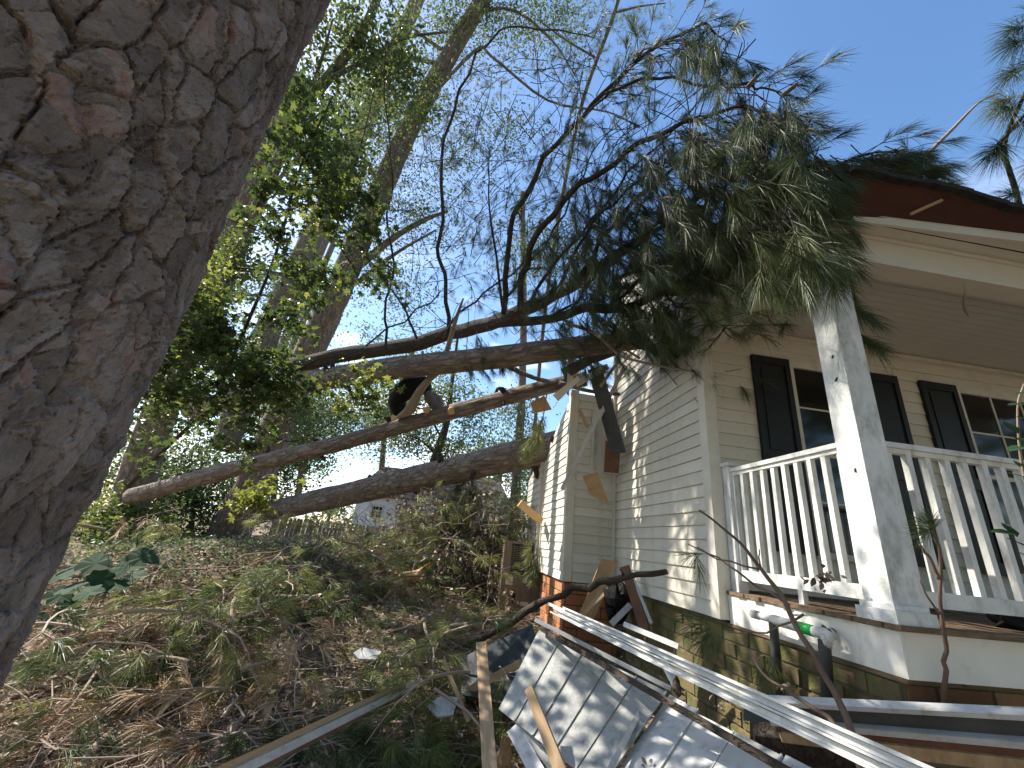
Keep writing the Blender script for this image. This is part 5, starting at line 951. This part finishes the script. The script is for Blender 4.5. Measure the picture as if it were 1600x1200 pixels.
# big sticks
ST = [([(638, 990), (670, 1003), (740, 1004), (800, 972), (880, 925), (960, 905), (1042, 893)], 5.1, 3.6, [.034, .032, .032, .034, .031, .027, .021], 'darkbark', 'long dark crooked branch reaching from the litter across to the side wall'),
 ([(262, 975), (330, 940), (400, 918), (455, 910)], 5.4, 6.2, [.02, .028, .03, .022], 'stick', 'grey branch lying in the shaded hollow at left'),
 ([(130, 1200), (190, 1130), (230, 1085), (262, 1068)], 2.9, 3.7, [.03, .028, .022, .010], 'stick', 'pale brown branch at the bottom left corner pointing to the centre'),
 ([(335, 1190), (380, 1130), (420, 1090), (445, 1070)], 3.0, 3.8, [.035, .03, .022, .015], 'stick', 'weathered split branch lying left of the white painted board'),
 ([(350, 1058), (430, 1060), (490, 1075)], 3.9, 3.7, [.012, .010, .007], 'stick', 'thin reddish stick lying straight across the middle litter'),
 ([(235, 1080), (270, 1065), (305, 1062)], 3.6, 3.8, [.006, .005, .003], 'stick', 'thin pale twig arched over the litter at lower left'),
 ([(360, 1058), (400, 1035), (470, 1024), (520, 1035), (545, 1075)], 3.9, 4.0, [.006, .006, .006, .005, .004], 'stick', 'long thin arching twig above the thin reddish stick'),
 ([(0, 1180), (50, 1190), (110, 1180)], 2.7, 2.9, [.015, .013, .01], 'stick', 'pale stick at the very bottom left'),
 ([(605, 1170), (622, 1200), (635, 1215)], 2.9, 2.7, [.012, .012, .01], 'stick', 'short pinkish stick at the bottom centre edge'),
 ([(560, 960), (600, 925), (650, 900), (672, 880)], 6.3, 6.8, [.05, .055, .05, .02], 'cutwood', 'snapped yellow wood limb sticking up in the brush pile'),
 ([(590, 940), (620, 905), (672, 885)], 6.8, 7.0, [.02, .04, .05], 'cutwood', 'second splintered pale limb beside the snapped yellow one'),
 ([(355, 868), (372, 880), (385, 892)], 7.0, 6.8, [.04, .035, .012], 'cutwood', 'short splintered orange wood piece on the shaded mound'),
 ([(720, 720), (724, 745), (718, 770)], 8.6, 8.6, [.008, .007, .005], 'stick', 'thin vertical twig hanging off the thick trunk'),
 ([(560, 915), (600, 940), (640, 950)], 6.5, 6.5, [.02, .018, .012], 'stick', 'pale peeled stick in front of the brush pile'),
 ([(470, 830), (500, 815), (540, 822), (565, 835)], 8.8, 8.6, [.012, .010, .008, .005], 'stick', 'pale arching twig before the fence left end'),
 ([(600, 890), (650, 862), (700, 845), (720, 830)], 7.9, 7.9, [.014, .012, .010, .006], 'stick', 'long pale twig slanting through the brush pile'),
 ([(700, 900), (712, 860), (690, 800), (700, 770)], 7.7, 7.9, [.02, .016, .012, .006], 'stick', 'upright bare twig at the brush pile centre'),
 ([(495, 905), (503, 935), (508, 955)], 6.2, 6.0, [.012, .012, .008], 'stick', 'short white peeled twig standing left of the brush pile')]
for px, d0, d1, rr, mt, lab in ST:
    P = pl(px, d0, d1) if d0 == 5.1 or min(y for _, y in px) < 905 else [G(x_, y_, .03) for x_, y_ in px]
    K_ = kink(P, .028 if d0 == 5.1 else .045, 4); rr = np.interp(np.linspace(0, 1, len(K_)), np.linspace(0, 1, len(rr)), rr)*(1+rng.normal(size=len(K_))*.06); mb_ = MB().tube(K_, rr, 10, .3, sub=2, seed=random.random()*9)
    if d0 == 5.1:
        for k in (5, 8, 11, 13, 16, 19, 21):
            v = unit(rng.normal(size=3))*random.uniform(.05, .16); mb_.tube([K_[k], K_[k]+v*.5, K_[k]+v+rng.normal(size=3)*.01], [.016, .009, .004], 6, .2)
    tag(mb_.build('fallen_branch', M[mt], None, True), lab, 'branch')
# brush pile: dead leafy branches
DB = [(700, 790, 8.2, 'tall clump of curled brown leaves at the top of the brush pile'), (640, 800, 8.4, 'brown leafy branch rising left of the brush pile top'), (750, 810, 8.0, 'brown leafy branch right of the brush pile top'), (800, 810, 7.6, 'brown leafy branch above the cabinet'), (600, 850, 8.4, 'withered leafy branch in front of the fence right end'), (670, 850, 8.0, 'withered leaf clump in the heart of the brush pile'), (740, 860, 7.7, 'withered leaf clump left of the cabinet'), (560, 880, 8.0, 'withered branch low left in the brush pile'), (510, 860, 8.6, 'withered branch before the fence middle'), (620, 900, 7.4, 'withered branch low in the brush pile centre'), (700, 910, 7.2, 'withered branch low in the brush pile right'), (760, 920, 7.0, 'withered branch at the left foot of the cabinet'), (480, 910, 7.8, 'withered leaves on the right flank of the shaded mound'), (400, 880, 8.2, 'dark withered vines over the shaded mound'), (430, 930, 7.0, 'dark withered leaves at the mound foot'), (540, 930, 7.2, 'withered leaf heap beside the short peeled twig'), (770, 790, 8.2, 'high withered twig cluster near the thick trunk'), (330, 900, 8.0, 'shaded withered leaves left of the mound')]
for px, py, d, lab in DB:
    c = W(px, py, d); gz = float(hgt(c[0], c[1])); e = empty('dead_branch', (c[0], c[1], gz), lab, 'dead branch'); st, lf = MB(), MB(); tips = []
    base = np.array([c[0]+random.gauss(0, .2), c[1]+.2, min(gz, c[2]-.2)])
    for k in range(9):
        t = c+np.array([random.gauss(0, .38), random.gauss(0, .3), random.gauss(0, .30)]); mid = (base+t)/2+np.array([random.gauss(0, .12), random.gauss(0, .12), .12]); st.tube([base, mid, t], [.014, .009, .003], 5, .1, sub=3, cap=False, var=random.random())
        for q in range(4):
            u = mid+(t-mid)*random.random(); v = u+np.array([random.gauss(0, .14), random.gauss(0, .14), random.gauss(-.03, .12)]); st.tube([u, v], [.004, .002], 4, cap=False); tips.append(v)
        tips.append(t)
    T_ = np.array(tips); C_ = np.repeat(T_, 11, axis=0)+rng.normal(size=(len(T_)*11, 3))*.085; leaves(lf, C_, .075, OVAL, .05, .45, .25, hang=1.1)
    st.build('stems', M['stick'], e); lf.build('leaves', M['deadleaf'], e)
# filler under the brush so that it reads as a mass
m = MB(); tn = Tufts()
for px, py, d, rx, ry, k in ((720, 850, 8.2, 95, 65, 2600), (560, 880, 8.4, 110, 45, 1700), (760, 880, 7.6, 60, 80, 2000), (450, 880, 8.4, 70, 40, 1200), (600, 930, 7.2, 160, 35, 1800)):
    c = W(px, py, d); s_ = d/FPX; leaves(m, ball(k, c, np.array([rx*s_, .5, ry*s_]), .5), .075, OVAL, .1, .45, .25, hang=.7)
tag(m.build('brush_leaves', M['deadleaf']), 'tangle of loose curled brown leaves filling the brush pile', 'leaves', kind='stuff')
m = MB()
for px, py, d, rx, ry, k in ((650, 870, 7.7, 190, 75, 330), (500, 850, 8.6, 130, 40, 150), (430, 890, 8.2, 140, 40, 90), (250, 870, 8, 130, 50, 110), (620, 960, 6, 220, 35, 110), (740, 770, 8.4, 70, 40, 50), (720, 805, 8.0, 90, 45, 150), (800, 820, 7.6, 45, 45, 70), (590, 870, 8.2, 90, 35, 110)):
    c = W(px, py, d); s_ = d/FPX
    for p in ball(k, c, np.array([rx*s_, .6, ry*s_])): tn.add(p, [random.gauss(0, 1), random.gauss(0, 1), random.gauss(0, .5)], .12, .19, 34, .3, .0045, random.uniform(.2, .95))
tn.flush(m); tag(m.build('brush_needles', M['fresh']), 'green pine needles tangled through the brush pile', 'pine needles', kind='stuff')
m = MB()
for _ in range(800):
    px, py = random.uniform(380, 850), random.uniform(800, 960); c = W(px, py, random.uniform(6.6, 8.6)); v = np.array([random.gauss(0, 1), random.gauss(0, .8), random.gauss(0, 1)]); v = unit(v)*random.uniform(.12, .45); m.tube([c-v/2, c+rng.normal(size=3)*.03, c+v/2], [random.uniform(.003, .007)]*3, 4, cap=False, var=random.random())
tag(m.build('brush_twigs', M['stick']), 'fine bare twigs tangled through the brush pile', 'twigs', kind='stuff')
# tangled slash heaps: cut pine tops lying over one another
st_, tn, td = MB(), Tufts(), Tufts()
for _ in range(250):
    p = G(random.uniform(40, 800), 1190-300*random.random()**1.2) if random.random() < .55 else G(random.uniform(380, 860), random.uniform(880, 960))
    if np.hypot(p[0]-TX, p[1]-TY) < .6 or (p[0] > .35 and p[1] < 4.2) or (p[1] < 4.4 and -.9 < p[0] < .2 and random.random() < .6): continue
    dd = np.hypot(p[0], p[1]); hh = random.uniform(.02, .12+.045*dd)*(.3+2.0*float(sst(.35, .7, noise3(p[0]*1.3+3, p[1]*1.3)))); q0 = p+np.array([0, 0, hh]); an = random.uniform(0, 2*pi); d = np.array([math.cos(an), math.sin(an), random.uniform(-.1, .35)]); pts = [q0]; L_ = random.uniform(.4, 1.1); v_ = random.uniform(.1, .95); grn = random.random() < (.5 if p[0] < -.9 and p[1] < 4.6 else .86)
    for k in range(6): d = unit(d+np.array([random.gauss(0, .2), random.gauss(0, .2), -.12])); pts.append(pts[-1]+d*L_/6)
    st_.tube(pts, np.linspace(random.uniform(.006, .018), .003, 7), 5, .15, cap=False, var=random.random())
    for k in range(random.randint(4, 9)):
        j = random.randint(2, 5); a = unit(pts[j+1]-pts[j]); s3 = unit(np.cross(a, [0, 0, 1.])*random.choice((-1, 1))+a*.8+np.array([0, 0, random.uniform(-.2, .6)])); e3 = pts[j]+s3*random.uniform(.06, .22)
        st_.tube([pts[j], e3], [.003, .002], 4, cap=False, var=random.random()); (tn if grn else td).add(e3-s3*.04, s3, .10, .19, 30, .35, .0026+.00035*dd, min(1, max(0, v_+random.gauss(0, .12))))
tag(st_.build('slash_stems', M['stick']), 'tangled thin stems of cut pine tops heaped over the ground', 'slash', kind='stuff')
m = MB(); tn.flush(m, True, (8, 50)); tag(m.build('slash_needles', M['fresh']), 'heaped green pine needle sprays over the ground', 'slash', kind='stuff')
m = MB(); td.flush(m, True, (8, 50)); tag(m.build('brown_slash_needles', M['deadneedle']), 'heaped brown and straw coloured pine needle sprays over the ground', 'slash', kind='stuff')
m = MB()
for _ in range(420):
    p = G(random.uniform(20, 850), 1195-310*random.random()); L_ = random.uniform(.25, 1.0); an = random.uniform(0, 2*pi); d = np.array([math.cos(an), math.sin(an), random.uniform(-.05, .45)])*L_; q0 = p+np.array([0, 0, .03])
    if np.hypot(p[0]-TX, p[1]-TY) < .6 or (p[0] > .35 and p[1] < 4.2): continue
    m.tube([q0, q0+d*.4+rng.normal(size=3)*.05, q0+d*.75+rng.normal(size=3)*.04, q0+d*.95], np.linspace(random.uniform(.003, .008), .0015, 4), 5, .1, sub=2, cap=False, var=.45+.5*random.random())
tag(m.build('slash_twigs', M['stick']), 'pale bare twigs arching out of the heaped slash', 'twigs', kind='stuff')
# vine cover on the shaded mound
m = MB(); xx = rng.normal(-3.4, 1.5, 4000); yy = rng.normal(7.0, 1.0, 4000); leaves(m, np.stack([xx, yy, hgt(xx, yy)+rng.random(4000)*.16], 1), .06, OVAL, .6, .15, .15); tag(m.build('vine_cover', M['backleaf']), 'small dark vine leaves covering the shaded mound', 'vines', kind='stuff')
# dead leaves on the soffit sections
m = MB()
for px, py, d in ((1195, 1165, 2.25), (1065, 1085, 2.7), (1050, 1135, 2.45), (1080, 1170, 2.3), (1065, 1190, 2.2), (1120, 1100, 2.5), (1010, 1195, 2.2)):
    C_ = np.array([W(px+random.gauss(0, 6), py+random.gauss(0, 5), d-.03) for _ in range(6)]); leaves(m, C_, .035, OVAL, .3, .3, .2)
tag(m.build('dead_leaves', M['deadleaf']), 'few curled dead leaves lying on the glossy soffit section', 'leaves', kind='stuff')
crumple(W(1058, 1073, 2.68), (.025, .025, .05), 'leaf_clump', 'darkbark', 'dark clump of debris caught on the trim bundle edge', 'leaf clump', seed=8)
m = MB(); P = pl([(1508, 452), (1506, 470), (1508, 485), (1514, 495)], 2.9, 2.9); m.tube(P, [.001, .008, .009, .002], 6, .2, sub=3); m.tube([W(1497, 425, 2.9), P[0]], .0008, 4); tag(m.build('dangling_leaf', M['deadleaf']), 'small curled brown leaf dangling from the porch ceiling', 'leaf')
